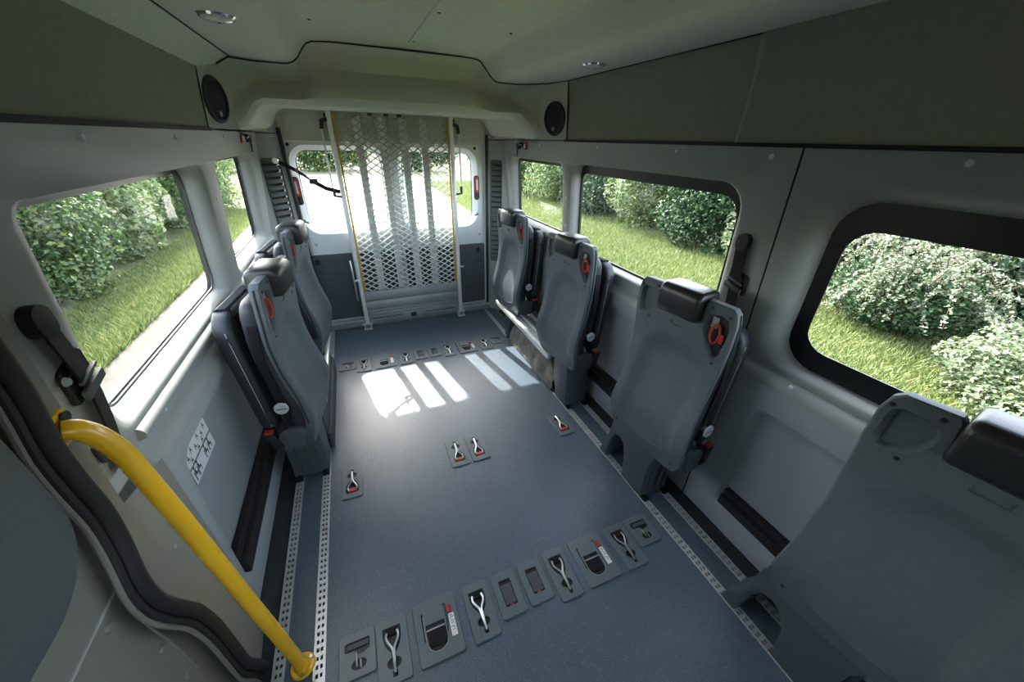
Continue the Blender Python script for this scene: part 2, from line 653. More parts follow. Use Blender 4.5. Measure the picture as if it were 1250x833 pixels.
# second moulding line under the window
mb = MB()
prof = [(.926, .884), (.916, .880), (.908, .870), (.907, .860), (.912, .852), (.930, .846)]
mb.loft([[(-x, .92, z) for x, z in prof], [(-x, 3.0, z) for x, z in prof]], False)
mb.add([(-x, .92, z) for x, z in prof], [tuple(range(len(prof)))]).build('sill_moulding', 'trim', wl)
for y, z in ((1.154, 1.484), (1.686, 1.483), (2.3, 1.484)):
    cap(-1, y, z, wl)
for y in (1.06, 1.75, 2.4):
    cap(-1, y, .835, wl, r=.007)
for z in (1.05, 1.25):
    cap(-1, 1.975, z, wl, r=.006)
upper_wall(-1, [(.864, 1.516), (.852, 1.66), (.842, 1.728)], -1.5, 2.12, wl)
MB().box((-.88, -1.5, 1.505), (-.860, 2.12, 1.518)).build('panel_joint', 'groove', wl, smooth=False)

# left door pillar with rubber seal and sliding door
pil = tag(empty('trim_1'), 'painted metal pillar behind the sliding door, wrapped by a black seal', 'pillar', kind='structure')
mb = MB()
seal = [(1.56, .70), (1.35, .693), (1.192, .687), (1.13, .680), (1.05, .664), (.974, .661), (.895, .662), (.816, .650), (.729, .629), (.66, .628), (.60, .642),
        (.54, .664), (.48, .685), (.40, .697), (.33, .700), (.20, .700), (.136, .704), (.04, .735), (-.04, .75)]
ou = [(y, z) for z, y in seal]
poly = ou + [(.91, -.04), (.91, .45), (.90, .80), (.74, .83), (.74, 1.56)]
tri = tessellate_polygon([[Vector((u, v, 0)) for u, v in poly]])
mb.add([(-(min(.895, xw(max(v, .0)) - .004) if v > .8 else .895 - .015 * sstep(.9, .70, u)), u, v) for u, v in poly], [tuple(t) for t in tri])
mb.build('pillar_panel', 'pillar_paint', pil, angle=60)


def smooth_path(pts, n=4):
    out = []
    P = [Vector(p) for p in pts]
    for i in range(len(P) - 1):
        p0, p1, p2, p3 = P[max(i - 1, 0)], P[i], P[i + 1], P[min(i + 2, len(P) - 1)]
        for k in range(n):
            t = k / n
            out.append(.5 * ((2 * p1) + (-p0 + p2) * t + (2 * p0 - 5 * p1 + 4 * p2 - p3) * t * t + (-p0 + 3 * p1 - 3 * p2 + p3) * t ** 3))
    out.append(P[-1])
    return out


sp = smooth_path([(-.872, y, z) for z, y in seal])
MB().tube(sp, .016, 12).build('door_seal', 'rubber', pil)
MB().tube([p + Vector((-.004, -.024, 0)) for p in sp], .008, 8).build('seal_lip', 'rubber', pil)
MB().tube([p + Vector((-.006, -.036, 0)) for p in sp], .005, 8).build('seal_edge', 'door_paint', pil)
for y, z in ((.764, .638), (.79, 1.10)):
    cap(-1, y, z, pil, r=.009, x=.888, material='trim')
mb = MB()
mb.box((-.905, .76, .55), (-.895, .80, .62))
mb.build('pillar_bump', 'pillar_paint', pil, bevel=.004)

dr = tag(empty('door_3'), 'sliding door seen from inside ahead of the black rubber seal', 'door', kind='structure')
do = [(y + .03, z) for z, y in seal]
poly = do + [(-.75, -.04), (-.75, 1.56)]
hole = rr(-.62, -.10, 1.0, 1.40, .09)
mb = MB()
polys = [[Vector((u, v, 0)) for u, v in reversed(poly)], [Vector((u, v, 0)) for u, v in hole]]
tri = tessellate_polygon(polys)
flat = [(p.x, p.y) for q in polys for p in q]
mb.add([(-.90, u, v) for u, v in flat], [tuple(t) for t in tri])
mb.loft([[(-.90, u, v) for u, v in hole], [(-.95, u, v) for u, v in offset(hole, .02)]], True)
mb.build('door_panel', 'door_paint', dr)
h2 = offset(hole, .02)
MB().add([(-.95, u, v) for u, v in h2], [tuple(t) for t in tessellate_polygon([[Vector((u, v, 0)) for u, v in h2]])]).build('pane', 'glass', dr, smooth=False)
# seam, moulded inner trim and screw heads on the door
MB().tube([(-.90, .640, .735), (-.90, .30, .728), (-.90, -.7, .72)], .0035, 8).build('door_seam', 'trim', dr)
c = rr(-.70, .590, .870, 1.30, [.13, .02, .02, .10], 8)
mb = MB()
mb.panel(c, [], lambda u, v, d: (-.9 + .05 - d, u, v), rim=[(offset(c, -.004), .004), (offset(c, -.022), .03), (offset(c, -.03), .05)])
mb.build('door_trim_moulding', 'shell', dr, angle=60)
for y, z in ((.565, .706), (.601, .524), (.602, .389), (.45, .60), (.40, .42)):
    MB().cyl((-.901, y, z), (1, 0, 0), .011, .007, 14, .008).build('screw_cap', 'door_paint', dr)
MB().tube(smooth_path([(-.90, .62, .70), (-.90, .615, .62), (-.90, .625, .50), (-.90, .63, .35)]), .004, 6).build('door_bead', 'door_paint', dr)

# ------------------------------------------------------------------ ceiling
ceil = structure('ceiling', 'pale textile-lined roof with a raised centre channel', 'ceiling')


def strip(prof, y0, y1, name, material='ceiling_liner'):
    mb = MB()
    ys = [y0, (y0 + y1) / 2, y1]
    mb.loft([[(x, y, z) for x, z in prof] for y in ys], False)
    return mb.build(name, material, ceil, angle=50)


CZ, CF = 1.885, 1.80
YE = 2.44
strip([(-.842, 1.728), (-.80, 1.764), (-.757, 1.797)], -1.5, YE, 'side_slope')
strip([(-.757, 1.799), (-.535, 1.80), (-.51, 1.808), (-.485, 1.825), (-.455, 1.862), (-.435, 1.878), (-.41, CZ), (-.2, CZ + .002)], -1.5, YE, 'roof_lining')
strip([(-.2, CZ + .002), (0, CZ + .004), (.2, CZ + .002), (.40, CZ), (.425, 1.878), (.445, 1.862), (.49, 1.825), (.515, 1.808), (.54, 1.80), (.845, 1.80)], -1.5, YE, 'roof_lining')
MB().box((-.759, -1.5, 1.795), (-.755, YE, 1.799)).build('lining_seam', 'groove', ceil, smooth=False)
MB().box((.843, -1.5, 1.797), (.852, YE, 1.803)).build('lining_seam', 'groove', ceil, smooth=False)
mb = MB()
mb.box((.005, -1.5, CZ - .001), (.075, 2.15, CZ + .006))
mb.build('roof_joint_strip', 'ceiling_liner', ceil, bevel=.003)
for x, y in ((-.395, 1.95), (.02, 2.10), (.03, 1.62), (.355, 1.75), (-.35, 1.1)):
    MB().cyl((x, y, CZ + .004), (0, 0, -1), .008, .006, 12, .006).build('lining_clip', 'groove', ceil)


def ceil_light(x, y, label):
    o = tag(empty('ceiling_light', (x, y, CF)), label, 'ceiling light', 'round ceiling lights')
    MB().cyl((0, 0, 0), (0, 0, -1), .052, .006, 28, .046).build('bezel', 'chrome', o)
    mb = MB()
    rings = []
    for k in range(5):
        a = math.pi / 2 * k / 4
        rings.append([(.042 * math.cos(a) * math.cos(t), .042 * math.cos(a) * math.sin(t), -.006 - .010 * math.sin(a)) for t in [2 * math.pi * q / 20 for q in range(20)]])
    mb.loft(rings, True)
    mb.build('lens', 'lens', o)
    MB().cyl((0, 0, -.0145), (0, 0, -1), .010, .003, 12, .008).build('lens_centre', 'chrome', o)
    return o


ceil_light(-.637, 1.617, 'round chrome ceiling light on the sloping-edged roof flank')
ceil_light(.711, 1.659, 'round chrome ceiling light above the wide window and seat row')

# ------------------------------------------------------------------ rear header over the doors
hd = structure('trim_2', 'moulded grey roof header with speakers above the rear doors', 'header')
xs = [-.80, -.785, -.76, -.72, -.68, -.64, -.60, -.56, -.535, -.51, -.485, -.455, -.435, -.41, -.36, -.3, -.2, -.1, 0, .1, .2, .3, .36, .40, .425, .445, .49, .515, .54, .58, .62, .66, .70, .74, .78, .80, .82]
cp = [(-.842, 1.728), (-.757, 1.797), (-.535, 1.80), (-.51, 1.808), (-.485, 1.825), (-.455, 1.862), (-.435, 1.878), (-.41, CZ), (.40, CZ), (.425, 1.878), (.445, 1.862), (.49, 1.825), (.515, 1.808), (.54, 1.80), (.86, 1.80)]


def ytop(x):
    a = abs(x)
    return 2.30 + .10 * sstep(.30, .56, a) - .16 * sstep(.66, .86, a)


rings = []
for x in xs:
    zt = interp(x, cp) - .004
    zb = 1.630 - .115 * sstep(.69, .79, abs(x))
    y0 = ytop(x)
    h = zt - zb
    c = sstep(.56, .38, abs(x))
    prof = [(y0, zt + .004), (y0 + .004, zt - .006), (y0 + .04 + .05 * c, zt - .014 - .016 * c), (y0 + .095 + .03 * c, zt - .045 - .02 * c), (y0 + .115 + .02 * c, zt - .36 * h), (y0 + .095, zt - .54 * h), (y0 + .055, zt - .68 * h),
            (y0 + .035, zt - .85 * h), (y0 + .045, zb + .025), (y0 + .075, zb + .006), (y0 + .12, zb), (y0 + .5, zb + .01), (3.21, zb + .02)]
    rings.append([(x, y, z) for y, z in prof])
mb = MB()
mb.loft(rings, False)
mb.build('header_moulding', 'header', hd, angle=60)
# dark joint between roof lining and header
mb = MB()
mb.tube([(x, ytop(x) - .002, interp(x, cp) - .003) for x in xs], .0035, 6)
mb.build('header_joint', 'groove', hd)
for s in (-1, 1):
    # side cheek carrying the loudspeaker
    zt = 1.735 if s < 0 else 1.80
    A = [(s * .866, 2.10, 1.514), (s * .800, 2.33, 1.514), (s * .800, ytop(.8) + .03, 1.80), (s * (.842 if s < 0 else .852), 2.115, zt)]
    inn = [(s * .800, 3.2, 1.514), (s * .80, 3.2, 1.80)]
    mb = MB()
    mb.add(A + inn, [(0, 1, 2, 3), (1, 4, 5, 2)])
    mb.build('speaker_cheek', 'header', hd, smooth=False)
    mb = MB()
    mb.tube([(s * .864, 2.098, 1.514), (s * (.842 if s < 0 else .852), 2.112, zt), (s * .80, ytop(.8), 1.797)], .0035, 6)
    mb.build('cheek_joint', 'groove', hd)
    n = Vector((-s * .955, -.26, -.08)).normalized()
    ctr = Vector((s * .835, 2.205, 1.622))
    sp_ = tag(empty('speaker', ctr), 'round black loudspeaker above the red clip and wide handrail-side window' if s < 0 else 'round black loudspeaker above the rearmost seat of the long row', 'speaker', 'round loudspeakers in the header')
    a = n.cross(Vector((0, 0, 1))).normalized()
    b = a.cross(n)

    def ring(r, d):
        return [n * d + r * (math.cos(t) * a + math.sin(t) * b) for t in [2 * math.pi * k / 32 for k in range(32)]]
    MB().loft([ring(.088, -.01), ring(.088, .008), ring(.083, .014), ring(.074, .014), ring(.072, .006)], True).build('speaker_ring', 'black', sp_)
    MB().loft([ring(.073, .006), ring(.05, .011), ring(.02, .013), ring(.001, .013)], True).build('speaker_grille', 'speaker_cloth', sp_)
    MB().cyl(n * .012 - b * .05, n, .012, .003, 12).build('speaker_badge', 'chrome', sp_)

# ------------------------------------------------------------------ rear pillars with louvres
for s in (-1, 1):
    pl_ = tag(empty('trim_%d' % (3 if s < 0 else 4)), 'rear corner pillar trim with louvred air vent, ' + ('on the handrail side' if s < 0 else 'behind the rearmost seat of the long row'), 'pillar', kind='structure')
    P0 = Vector((s * .93, 3.02, 0))
    P1 = Vector((s * .75, 3.19, 0))
    if s > 0:
        P0 = Vector((.90, 3.08, 0))
    dv = (P1 - P0)
    nrm = Vector((-s * dv.y, s * dv.x * -1 * -1, 0))
    nrm = Vector((-s * abs(dv.y), -abs(dv.x), 0)).normalized()
    L = dv.length
    dv.normalize()

    def PP(u, z, d):
        p = P0 + dv * (u * L) - nrm * d
        return (p.x, p.y, z)
    vz0, vz1 = (.50, 1.36)
    hole = rr(.30, .86, vz0, vz1, .05, 4)
    mb = MB()
    mb.panel(rr(-.25, 1.12, -.03, 1.66, .001, 1), [(hole, [(hole, .012)], False)], PP)
    mb.build('pillar_trim', 'trim', pl_, angle=40)
    MB().panel(hole, [], lambda u, z, d: PP(u, z, .03)).build('vent_backing', 'black', pl_, smooth=False)
    hi_ = offset(hole, .018)
    MB().panel(hole, [(hi_, [(hi_, .015)], False)], lambda u, z, d: PP(u, z, d - .004)).build('vent_frame', 'vent', pl_)
    k = 0
    z = vz0 + .03
    while z < vz1 - .03:
        mb = MB()
        solid = .85 < z < .93
        hh = .026 if not solid else .040
        mb.box((.335, z, -.006), (.825, z + hh, .004), T=lambda u, zz, d: PP(u, zz, d + (zz - z) * .35))
        mb.build('louvre', 'vent', pl_, bevel=.002)
        z += .042
    MB().tube([PP(1.02, -.02, -.012), PP(1.02, 1.54, -.012)], .012, 8).build('door_gasket', 'rubber', pl_)
    # joint at the top of the pillar trim
    MB().tube([PP(-.25, 1.505, 0), PP(1.0, 1.505, 0)], .003, 6).build('pillar_joint', 'groove', pl_)

# ------------------------------------------------------------------ rear doors
YD = 3.22


def rear_door(n, x0, x1, wx0, wx1, label, handed):
    d = tag(empty('door_%d' % n), label, 'door', kind='structure')
    c = rr(wx0, wx1, .855, 1.405, .085, 7)
    mo = offset(c, -.035)
    mb = MB()
    mb.panel(rr(x0, x1, .045, 1.66, .002, 1), [(mo, [(offset(c, -.030), .012), (offset(c, -.008), .030), (c, .055)], False)], lambda u, v, q: (u, YD + q, v))
    mb.build('door_inner_skin', 'paint', d, angle=60)
    MB().panel(c, [(offset(c, .006), [(offset(c, .006), .004)], False)], lambda u, v, q: (u, YD + .056 + q, v)).build('window_gasket', 'frit', d, smooth=False)
    t = tessellate_polygon([[Vector((u, v, 0)) for u, v in c]])
    MB().add([(u, YD + .062, v) for u, v in c], [tuple(k) for k in t]).build('pane', 'glass', d, smooth=False)
    lo = rr(x0 + .03, x1 - .03, .085, .655, .012, 3)
    mb = MB()
    mb.panel(lo, [], lambda u, v, q: (u, YD - .014 + q, v), rim=[(offset(lo, -.002), .003), (offset(lo, -.002), .014)])
    mb.build('lower_board', 'board', d)
    up = rr(x0 + .02, x1 - .02, 1.465, 1.65, [.05, .01, .01, .05], 5)
    mb = MB()
    mb.panel(up, [], lambda u, v, q: (u, YD - .02 + q, v), rim=[(offset(up, -.006), .006), (offset(up, -.006), .02)])
    mb.build('upper_board', 'header', d)
    bd = rr(x0 + .10, x1 - .10, 1.495, 1.63, .03, 5)
    MB().tube([(u, YD - .0205, v) for u, v in bd + bd[:1]], .003, 6).build('upper_board_bead', 'header', d)
    hx = wx0 - .028 if handed < 0 else wx1 + .028
    # red reflector in a recess beside the window
    MB().prism(rr(hx - .024, hx + .024, 1.04, 1.235, .02, 4), YD - .004, YD + .002, lambda u, v, q: (u, q, v)).build('reflector_recess', 'black', d)
    MB().prism(rr(hx - .015, hx + .015, 1.10, 1.225, .012, 4), YD - .016, YD - .003, lambda u, v, q: (u, q, v)).build('red_reflector', 'red', d, bevel=.002)
    MB().prism(rr(hx - .007, hx + .007, 1.12, 1.205, .006, 4), YD - .019, YD - .015, lambda u, v, q: (u, q, v)).build('reflector_centre', 'white_plastic', d)
    bx = x0 + .09 if handed < 0 else x1 - .09
    MB().cyl((bx, YD - .012, .60), (0, -1, 0), .024, .012, 20, .019).build('lock_knob', 'black', d)
    for xx, zz in ((bx + .02, .74), (bx - .01, 1.44), ((x0 + x1) / 2, .74)):
        MB().cyl((xx, YD + .002, zz), (0, -1, 0), .012, .004, 12).build('blanking_plug', 'groove' if zz > 1 else 'trim', d)
    lx = wx0 + .02 if handed < 0 else wx1 - .0
    MB().tube([(hx, YD, .93), (hx, YD - .03, .925), (hx + .03 * (1 if handed < 0 else -1), YD - .035, .915)], .006, 8).build('door_catch', 'black', d)
    return d


rear_door(1, -.79, -.0295, -.69, -.10, 'rear door leaf with window on the handrail side, behind the folded ramp', -1)
rear_door(2, -.028, .75, .05, .632, 'rear door leaf with window and dark board, behind the folded ramp', 1)
MB().box((-.045, YD + .002, .05), (-.015, YD + .05, 1.66)).build('meeting_seal', 'rubber', bpy.data.objects['door_1'])
sill = tag(empty('baseboard_rear'), 'aluminium sill strip along the foot of the rear doors', 'sill', kind='structure')
MB().box((-.80, 3.165, 0), (.76, 3.215, .055)).build('sill_profile', 'alu_dull', sill, bevel=.004)
MB().box((-.80, 3.158, .055), (.76, 3.20, .068)).build('sill_lip', 'alu', sill, bevel=.002)
mb = MB()
mb.box((-.80, 3.17, 1.655), (.80, 3.24, 1.70))
mb.build('door_top_rail', 'header', sill)
mb = MB()
mb.box((-.20, 3.13, 1.625), (.10, 3.17, 1.66))
mb.build('latch_plate', 'trim', sill, bevel=.003)
for x in (-.16, -.05, .04):
    MB().box((x, 3.124, 1.63), (x + .03, 3.132, 1.652)).build('latch_slot', 'black', sill)

# ------------------------------------------------------------------ wheelchair ramp, folded upright
ramp = tag(empty('wheelchair_ramp', (0, 3.13, 0)), 'folded wheelchair ramp of expanded metal standing before the rear doors', 'ramp')
RO = Vector((0, 3.13, 0))


def RP(x, z, d=0):
    """ramp plane: leans slightly back; d towards the doors; relative to the ramp's base"""
    return (x, .035 * (z / 1.6) + d, z)


RX0, RX1, RZ0, RZ1 = -.395, .425, .335, 1.635
# expanded metal: wavy strands
mb = MB()
pw, ph = .0715, .0455
nx = int(round((RX1 - RX0) / (pw / 2)))
pwx = (RX1 - RX0) / nx
nz = int(round((RZ1 - RZ0) / (ph / 2)))
phz = (RZ1 - RZ0) / nz


def strand(a, b):
    a, b = Vector(a), Vector(b)
    d = (b - a).normalized()
    up_ = Vector((0, .75, .66))
    w1 = up_ * .0058
    w2 = d.cross(up_).normalized() * .0012
    mb.loft([[a + w1 + w2, a - w1 + w2, a - w1 - w2, a + w1 - w2], [b + w1 + w2, b - w1 + w2, b - w1 - w2, b + w1 - w2]], True)


for j in range(nz):
    for i in range(nx):
        zc = RZ0 + j * phz
        za, zb = (zc, zc + phz) if (i + j) % 2 == 0 else (zc + phz, zc)
        # cell edge: one diagonal for every half cell
        strand(RP(RX0 + i * pwx, za), RP(RX0 + (i + 1) * pwx, zb))
em = mb.build('expanded_mesh', 'mesh_steel', ramp, smooth=False)
em['kind'] = 'stuff'
for xc in (-.24, -.075, .08, .23):
    mb = MB()
    prof = [(-.027, .004), (-.027, .026), (-.022, .030), (.022, .030), (.027, .026), (.027, .004), (.021, .004), (.021, .022), (-.021, .022), (-.021, .004)]
    mb.loft([[RP(xc + u, RZ0 - .02, d) for u, d in prof], [RP(xc + u, RZ1 - .01, d) for u, d in prof]], True, True, True)
    mb.build('stiffening_channel', 'alu', ramp, smooth=False)
for side, xc in ((-1, RX0 - .018), (1, RX1 + .018)):
    mb = MB()
    c = rr(-.018, .018, -.02, .03, .008, 3)
    mb.loft([[RP(xc + u, z, d) for u, d in c] for z in (.04, 1.66)], True, True, True)
    mb.build('side_rail', 'alu', ramp)
    mb = MB()
    xs0 = xc + (.020 if side < 0 else -.034)
    mb.box((xs0, RZ0, -.006), (xs0 + .014, RZ1, -.003), T=lambda x, z, d: RP(x, z, d))
    mb.build('yellow_edge_strip', 'yellow_tape', ramp, smooth=False)
    # hinged foot
    mb = MB()
    mb.box((xc - .035, -.05, 0), (xc + .035, .03, .010))
    mb.box((xc - .030, -.035, .010), (xc - .018, .02, .06))
    mb.box((xc + .018, -.035, .010), (xc + .030, .02, .06))
    ft = mb.build('hinge_foot', 'alu', ramp, bevel=.002)
    MB().tube([(xc - .042, -.01, .04), (xc + .042, -.01, .04)], .010, 12).build('hinge_pin', 'steel', ft)
    for dx in (-.02, .02):
        MB().cyl((xc + dx * .3, -.040, .010), (0, 0, 1), .007, .005, 6).build('bolt', 'steel', ft)
    # gas strut with black bracket
    xo = xc + side * .058
    stt = MB().tube([RP(xo, 1.57, -.01), RP(xo + side * .004, 1.14, -.015)], .007, 10).build('support_strut', 'alu', ramp)
    mb = MB()
    mb.tube([RP(xc + side * .012, 1.60, -.01), RP(xc + side * .048, 1.59, -.01), RP(xo, 1.54, -.01)], [.014, .015, .013], 8)
    mb.build('strut_bracket', 'black', ramp)
    mb = MB()
    mb.tube([RP(xo, 1.16, -.015), RP(xo, 1.11, -.015), RP(xc + side * .012, 1.10, -.01)], [.011, .013, .011], 8)
    mb.build('strut_end', 'black', ramp)
    MB().cyl(RP(xc + side * .018, 1.625, 0), (side, 0, 0), .011, .012, 12).build('knob', 'black', ramp)
mb = MB()
mb.tube([RP(-.455, .62, -.03), RP(-.455, .60, -.045), RP(-.455, .29, -.045), RP(-.452, .27, -.03)], .007, 8)
mb.build('release_bar', 'steel', ramp)
MB().tube([RP(-.46, .45, -.04), RP(-.41, .45, -.01)], .009, 8).build('release_bracket', 'alu', ramp)
MB().tube([RP(.455, .48, -.01), RP(.49, .48, -.015)], .008, 8).build('release_bracket', 'alu', ramp)
# ribbed aluminium foot plate in separate planks
zz = [.055, .085, .112, .140, .168, .25, .338]
for a, b in zip(zz, zz[1:]):
    mb = MB()
    mb.box((RX0 - .002, a + .0015, -.010), (RX1 + .002, b - .0015, .012), T=lambda x, z, d: RP(x, z, d))
    mb.build('foot_plank', 'alu_dull', ramp, bevel=.002)
MB().box((-.03, .055, -.014), (.02, .095, -.009), T=lambda x, z, d: RP(x, z, d)).build('latch_opening', 'black', ramp)
MB().box((RX0 + .02, .083, -.0125), (-.10, .089, -.009), T=lambda x, z, d: RP(x, z, d)).build('slot', 'groove', ramp)
MB().box((.10, .083, -.0125), (RX1 - .04, .089, -.009), T=lambda x, z, d: RP(x, z, d)).build('slot', 'groove', ramp)

# ------------------------------------------------------------------ wheel arch boxes
wa = tag(empty('wheel_arch_box', (.80, 2.1, 0)), 'aluminium-edged wheel arch box lined with grey fleece under the rear seats', 'box')
o = Vector((.80, 2.1, 0))


def rel(mb, o):
    mb.v = [(p[0] - o[0], p[1] - o[1], p[2] - o[2]) for p in mb.v]
    return mb


rel(MB().box((.66, 1.725, .27), (.90, 2.70, .285)), o).build('top_board', 'alu_dull', wa, bevel=.003)
rel(MB().box((.645, 1.725, .262), (.672, 2.70, .298)), o).build('edge_profile', 'alu', wa, bevel=.005)
rel(MB().box((.725, 1.72, .285), (.745, 2.66, .300)), o).build('seat_rail', 'alu', wa, bevel=.003)
rel(MB().box((.80, 1.72, .285), (.82, 2.66, .300)), o).build('seat_rail', 'alu', wa, bevel=.003)
mb = MB()
# bulging fleece cover over the arch, wavy
gy = [1.72 + i * (2.50 - 1.72) / 26 for i in range(27)]
rings = []
for i, y in enumerate(gy):
    t = (y - 1.72) / .78
    hgt = .255 * max(0.05, math.sin(math.pi * min(1, max(0, .04 + t * .92)))) ** .45
    r_ = []
    for k in range(9):
        q = k / 8
        wv = .010 * math.sin(y * 38 + q * 2) * math.sin(q * math.pi) + .006 * math.sin(y * 83 + q * 9)
        r_.append((.692 + .030 * q * q + wv, y, q * hgt + .002))
    r_.append((.89, y, hgt + .002))
    rings.append(r_)
mb.loft(rings, False)
rel(mb, o).build('fleece_cover', 'fleece', wa)
rel(MB().box((.70, 2.52, 0), (.74, 2.60, .262)), o).build('support_post', 'shell', wa, bevel=.006)

wb = tag(empty('wheel_arch_box', (-.80, 2.1, 0)), 'dark boxed wheel arch along the wall with the pictogram sticker', 'box')
o = Vector((-.80, 2.1, 0))
rel(MB().box((-.90, 1.75, .265), (-.672, 2.55, .280)), o).build('top_board', 'alu_dull', wb, bevel=.003)
rel(MB().box((-.690, 1.69, 0), (-.672, 2.52, .10)), o).build('side_board', 'board', wb, bevel=.003)
rel(MB().box((-.70, 1.69, .10), (-.685, 2.52, .265)), o).build('side_board', 'board', wb, bevel=.003)
rel(MB().box((-.684, 1.75, .262), (-.658, 2.60, .296)), o).build('edge_profile', 'alu', wb, bevel=.005)
rel(MB().box((-.90, 1.69, 0), (-.70, 1.705, .262)), o).build('front_board', 'board', wb)


# ------------------------------------------------------------------ folding seats
def seat(s, Yc, label, base_z=0.0, compact=False):
    root = tag(empty('folding_seat', (s * .765, Yc, 0)), label, 'seat', 'folded seats along the walls')
    th = math.radians(7)
    c_, s_ = math.cos(th), math.sin(th)

    def T0(a, v, z):
        X = -.088 + a * c_ - v * s_
        Y = v * c_ + a * s_
        return (s * X, Y, z)

    def bow(z):
        # side profile: lumbar bulge low down, hollow behind the shoulders
        return -.042 * math.exp(-((z - .47) / .13) ** 2) + .012 * math.exp(-((z - .80) / .12) ** 2)

    def warp(p):
        b_ = bow(p[2])
        return Vector((p[0] + s * c_ * b_, p[1] + s_ * b_, p[2]))

    def T(a, v, z):
        return tuple(warp(T0(a, v, z)))

    def P(u, v, d):
        return T0(d, u, v)
    slices = [.33 + .028 * k for k in range(25)]
    # --- backrest shell with dished panel and pockets
    w = .198
    prof = [(.30, .150), (.315, .172), (.36, .190), (.44, .196), (.56, .188), (.70, .186), (.82, .192), (.92, .199), (1.0, .199), (1.035, .190), (1.048, .176)]
    rightside = [(hw, z) for z, hw in prof]
    notch = [(.096, 1.050), (.089, 1.040), (.084, .985), (.072, .965), (-.072, .965), (-.084, .985), (-.089, 1.040), (-.096, 1.050)]
    leftside = [(-hw, z) for z, hw in reversed(prof)]
    outline = rightside + notch + leftside
    far = [(.100, .972), (.112, .944), (.132, .922), (.158, .908), (.178, .910), (.186, .926), (.186, .990), (.182, 1.012), (.170, 1.022), (.124, 1.020), (.106, 1.010), (.099, .994)]
    near = [(-.160, .850), (-.146, .854), (-.118, .895), (-.098, .945), (-.096, .985), (-.110, 1.012), (-.150, 1.020), (-.178, 1.010), (-.187, .975), (-.185, .93), (-.177, .880), (-.171, .856)]
    slot = rr(-.028, .028, .915, .936, .004, 2)
    dish = rr(-.150, .150, .385, .865, [.05, .13, .13, .05], 8)
    d1 = rr(-.143, .143, .392, .858, [.05, .13, .13, .05], 8)
    d2 = rr(-.128, .128, .420, .835, [.06, .12, .12, .06], 8)
    d3 = rr(-.112, .112, .475, .810, [.09, .11, .11, .09], 8)
    d4 = rr(-.090, .090, .53, .785, [.088, .088, .088, .088], 8)
    MB().panel(offset(near, .010), [], lambda u, v, d: T(.0215, u, v)).build('pocket_floor', 'black', root, smooth=False)
    mb = MB()
    mb.panel(outline, [
        (far, [(offset(far, .004), .004), (offset(far, .010), .018)], True),
        (near, [(offset(near, .004), .004), (offset(near, .010), .022)], False),
        (slot, [(offset(slot, .002), .004)], True),
        (dish, [(d1, .0025), (d2, .012), (d3, .024), (d4, .028)], True)],
        P, rim=[(offset(outline, -.004), .004), (offset(outline, -.005), .020), (offset(outline, -.002), .034)], rim_fill=True)
    sh = mb.build('backrest_shell', 'shell', root, angle=32, slices=slices, warp=warp)
    # raised lower lip of the dish
    MB().tube([T(.001, u, .372 + .03 * (u / .13) ** 2) for u in [-.12 + .024 * k for k in range(11)]], [.001, .003, .004, .005, .005, .005, .005, .005, .004, .003, .001], 8).build('shell_ridge', 'shell', sh)
    # glossy edge trim round the shell
    MB().tube([T(.020, u, v) for u, v in offset(rightside, -.0)[1:-1]], .0045, 6).build('edge_trim', 'vinyl', sh)
    MB().tube([T(.020, -hw - .004, z) for z, hw in prof[3:-1]], .0045, 6).build('edge_trim', 'vinyl', sh)
    for u, v in ((-.178, 1.022), (.186, 1.022), (.112, 1.034), (-.112, 1.034), (-.161, .838), (.132, .905), (-.155, .35), (.155, .36)):
        MB().cyl(T(.003, u, v), Vector(T(-1, 0, 0)) - Vector(T(0, 0, 0)), .006, .005, 10, .005).build('bolt', 'black', sh)
    # head pad in the notch
    mb = MB()
    rings = []
    c = rr(-.038, .085, .962, 1.072, [.014, .03, .03, .022], 4)
    c = [(a, z) for a, z in c]
    for v, k in ((-.084, .80), (-.080, .94), (-.070, 1), (.070, 1), (.080, .94), (.084, .80)):
        rings.append([T(.0125 + (a - .0125) * k, v, 1.016 + (z - 1.016) * k) for a, z in c])
    mb.loft(rings, True, True, True)
    mb.build('head_pad', 'pad_black', root, angle=50)
    # red belt release in the near pocket
    mb = MB()
    lp = []
    for k in range(17):
        t = 2 * math.pi * k / 16
        lp.append(T(.008 - .005 * math.cos(t), -.140 + .013 * math.cos(t), .945 + .036 * math.sin(t)))
    mb.tube(lp, .0042, 8, cap=False)
    rl = mb.build('belt_release', 'red', root)
    MB().box((.012, -.168, .915), (.020, -.154, .950), T=T).build('release_block', 'red', rl, bevel=.002)
    MB().box((.017, -.136, .960), (.0205, -.112, 1.0), T=T).build('release_plate', 'alu_dull', rl, bevel=.002)
    # back pad
    mb = MB()
    rings = []
    for a, k in ((.034, .96), (.050, 1.0), (.074, 1.0), (.088, .97), (.094, .92)):
        rings.append([T0(a, u * k, .66 + (v - .66) * (1 - (1 - k) * .6)) for u, v in rr(-.186, .186, .345, .985, [.04, .05, .05, .04], 5)])
    mb.loft(rings, True, True, True)
    bp = mb.build('back_pad', 'vinyl', root, angle=60, slices=slices, warp=warp)
    # folded seat cushion: joined low, leaning away from the back at the top
    def K(a, v, z):
        return T0(a + .035 * max(0, (z - .42)) / .5, v, z)
    mb = MB()
    rings = []
    for a, k in ((.099, .93), (.104, .975), (.114, 1.0), (.148, 1.0), (.158, .975), (.165, .92)):
        rings.append([K(a, u * k, .68 + (v - .68) * (1 - (1 - k) * .6)) for u, v in rr(-.188, .188, .415, .945, [.04, .085, .085, .04], 6)])
    mb.loft(rings, True, True, True)
    cu = mb.build('seat_cushion', 'vinyl', root, angle=60)
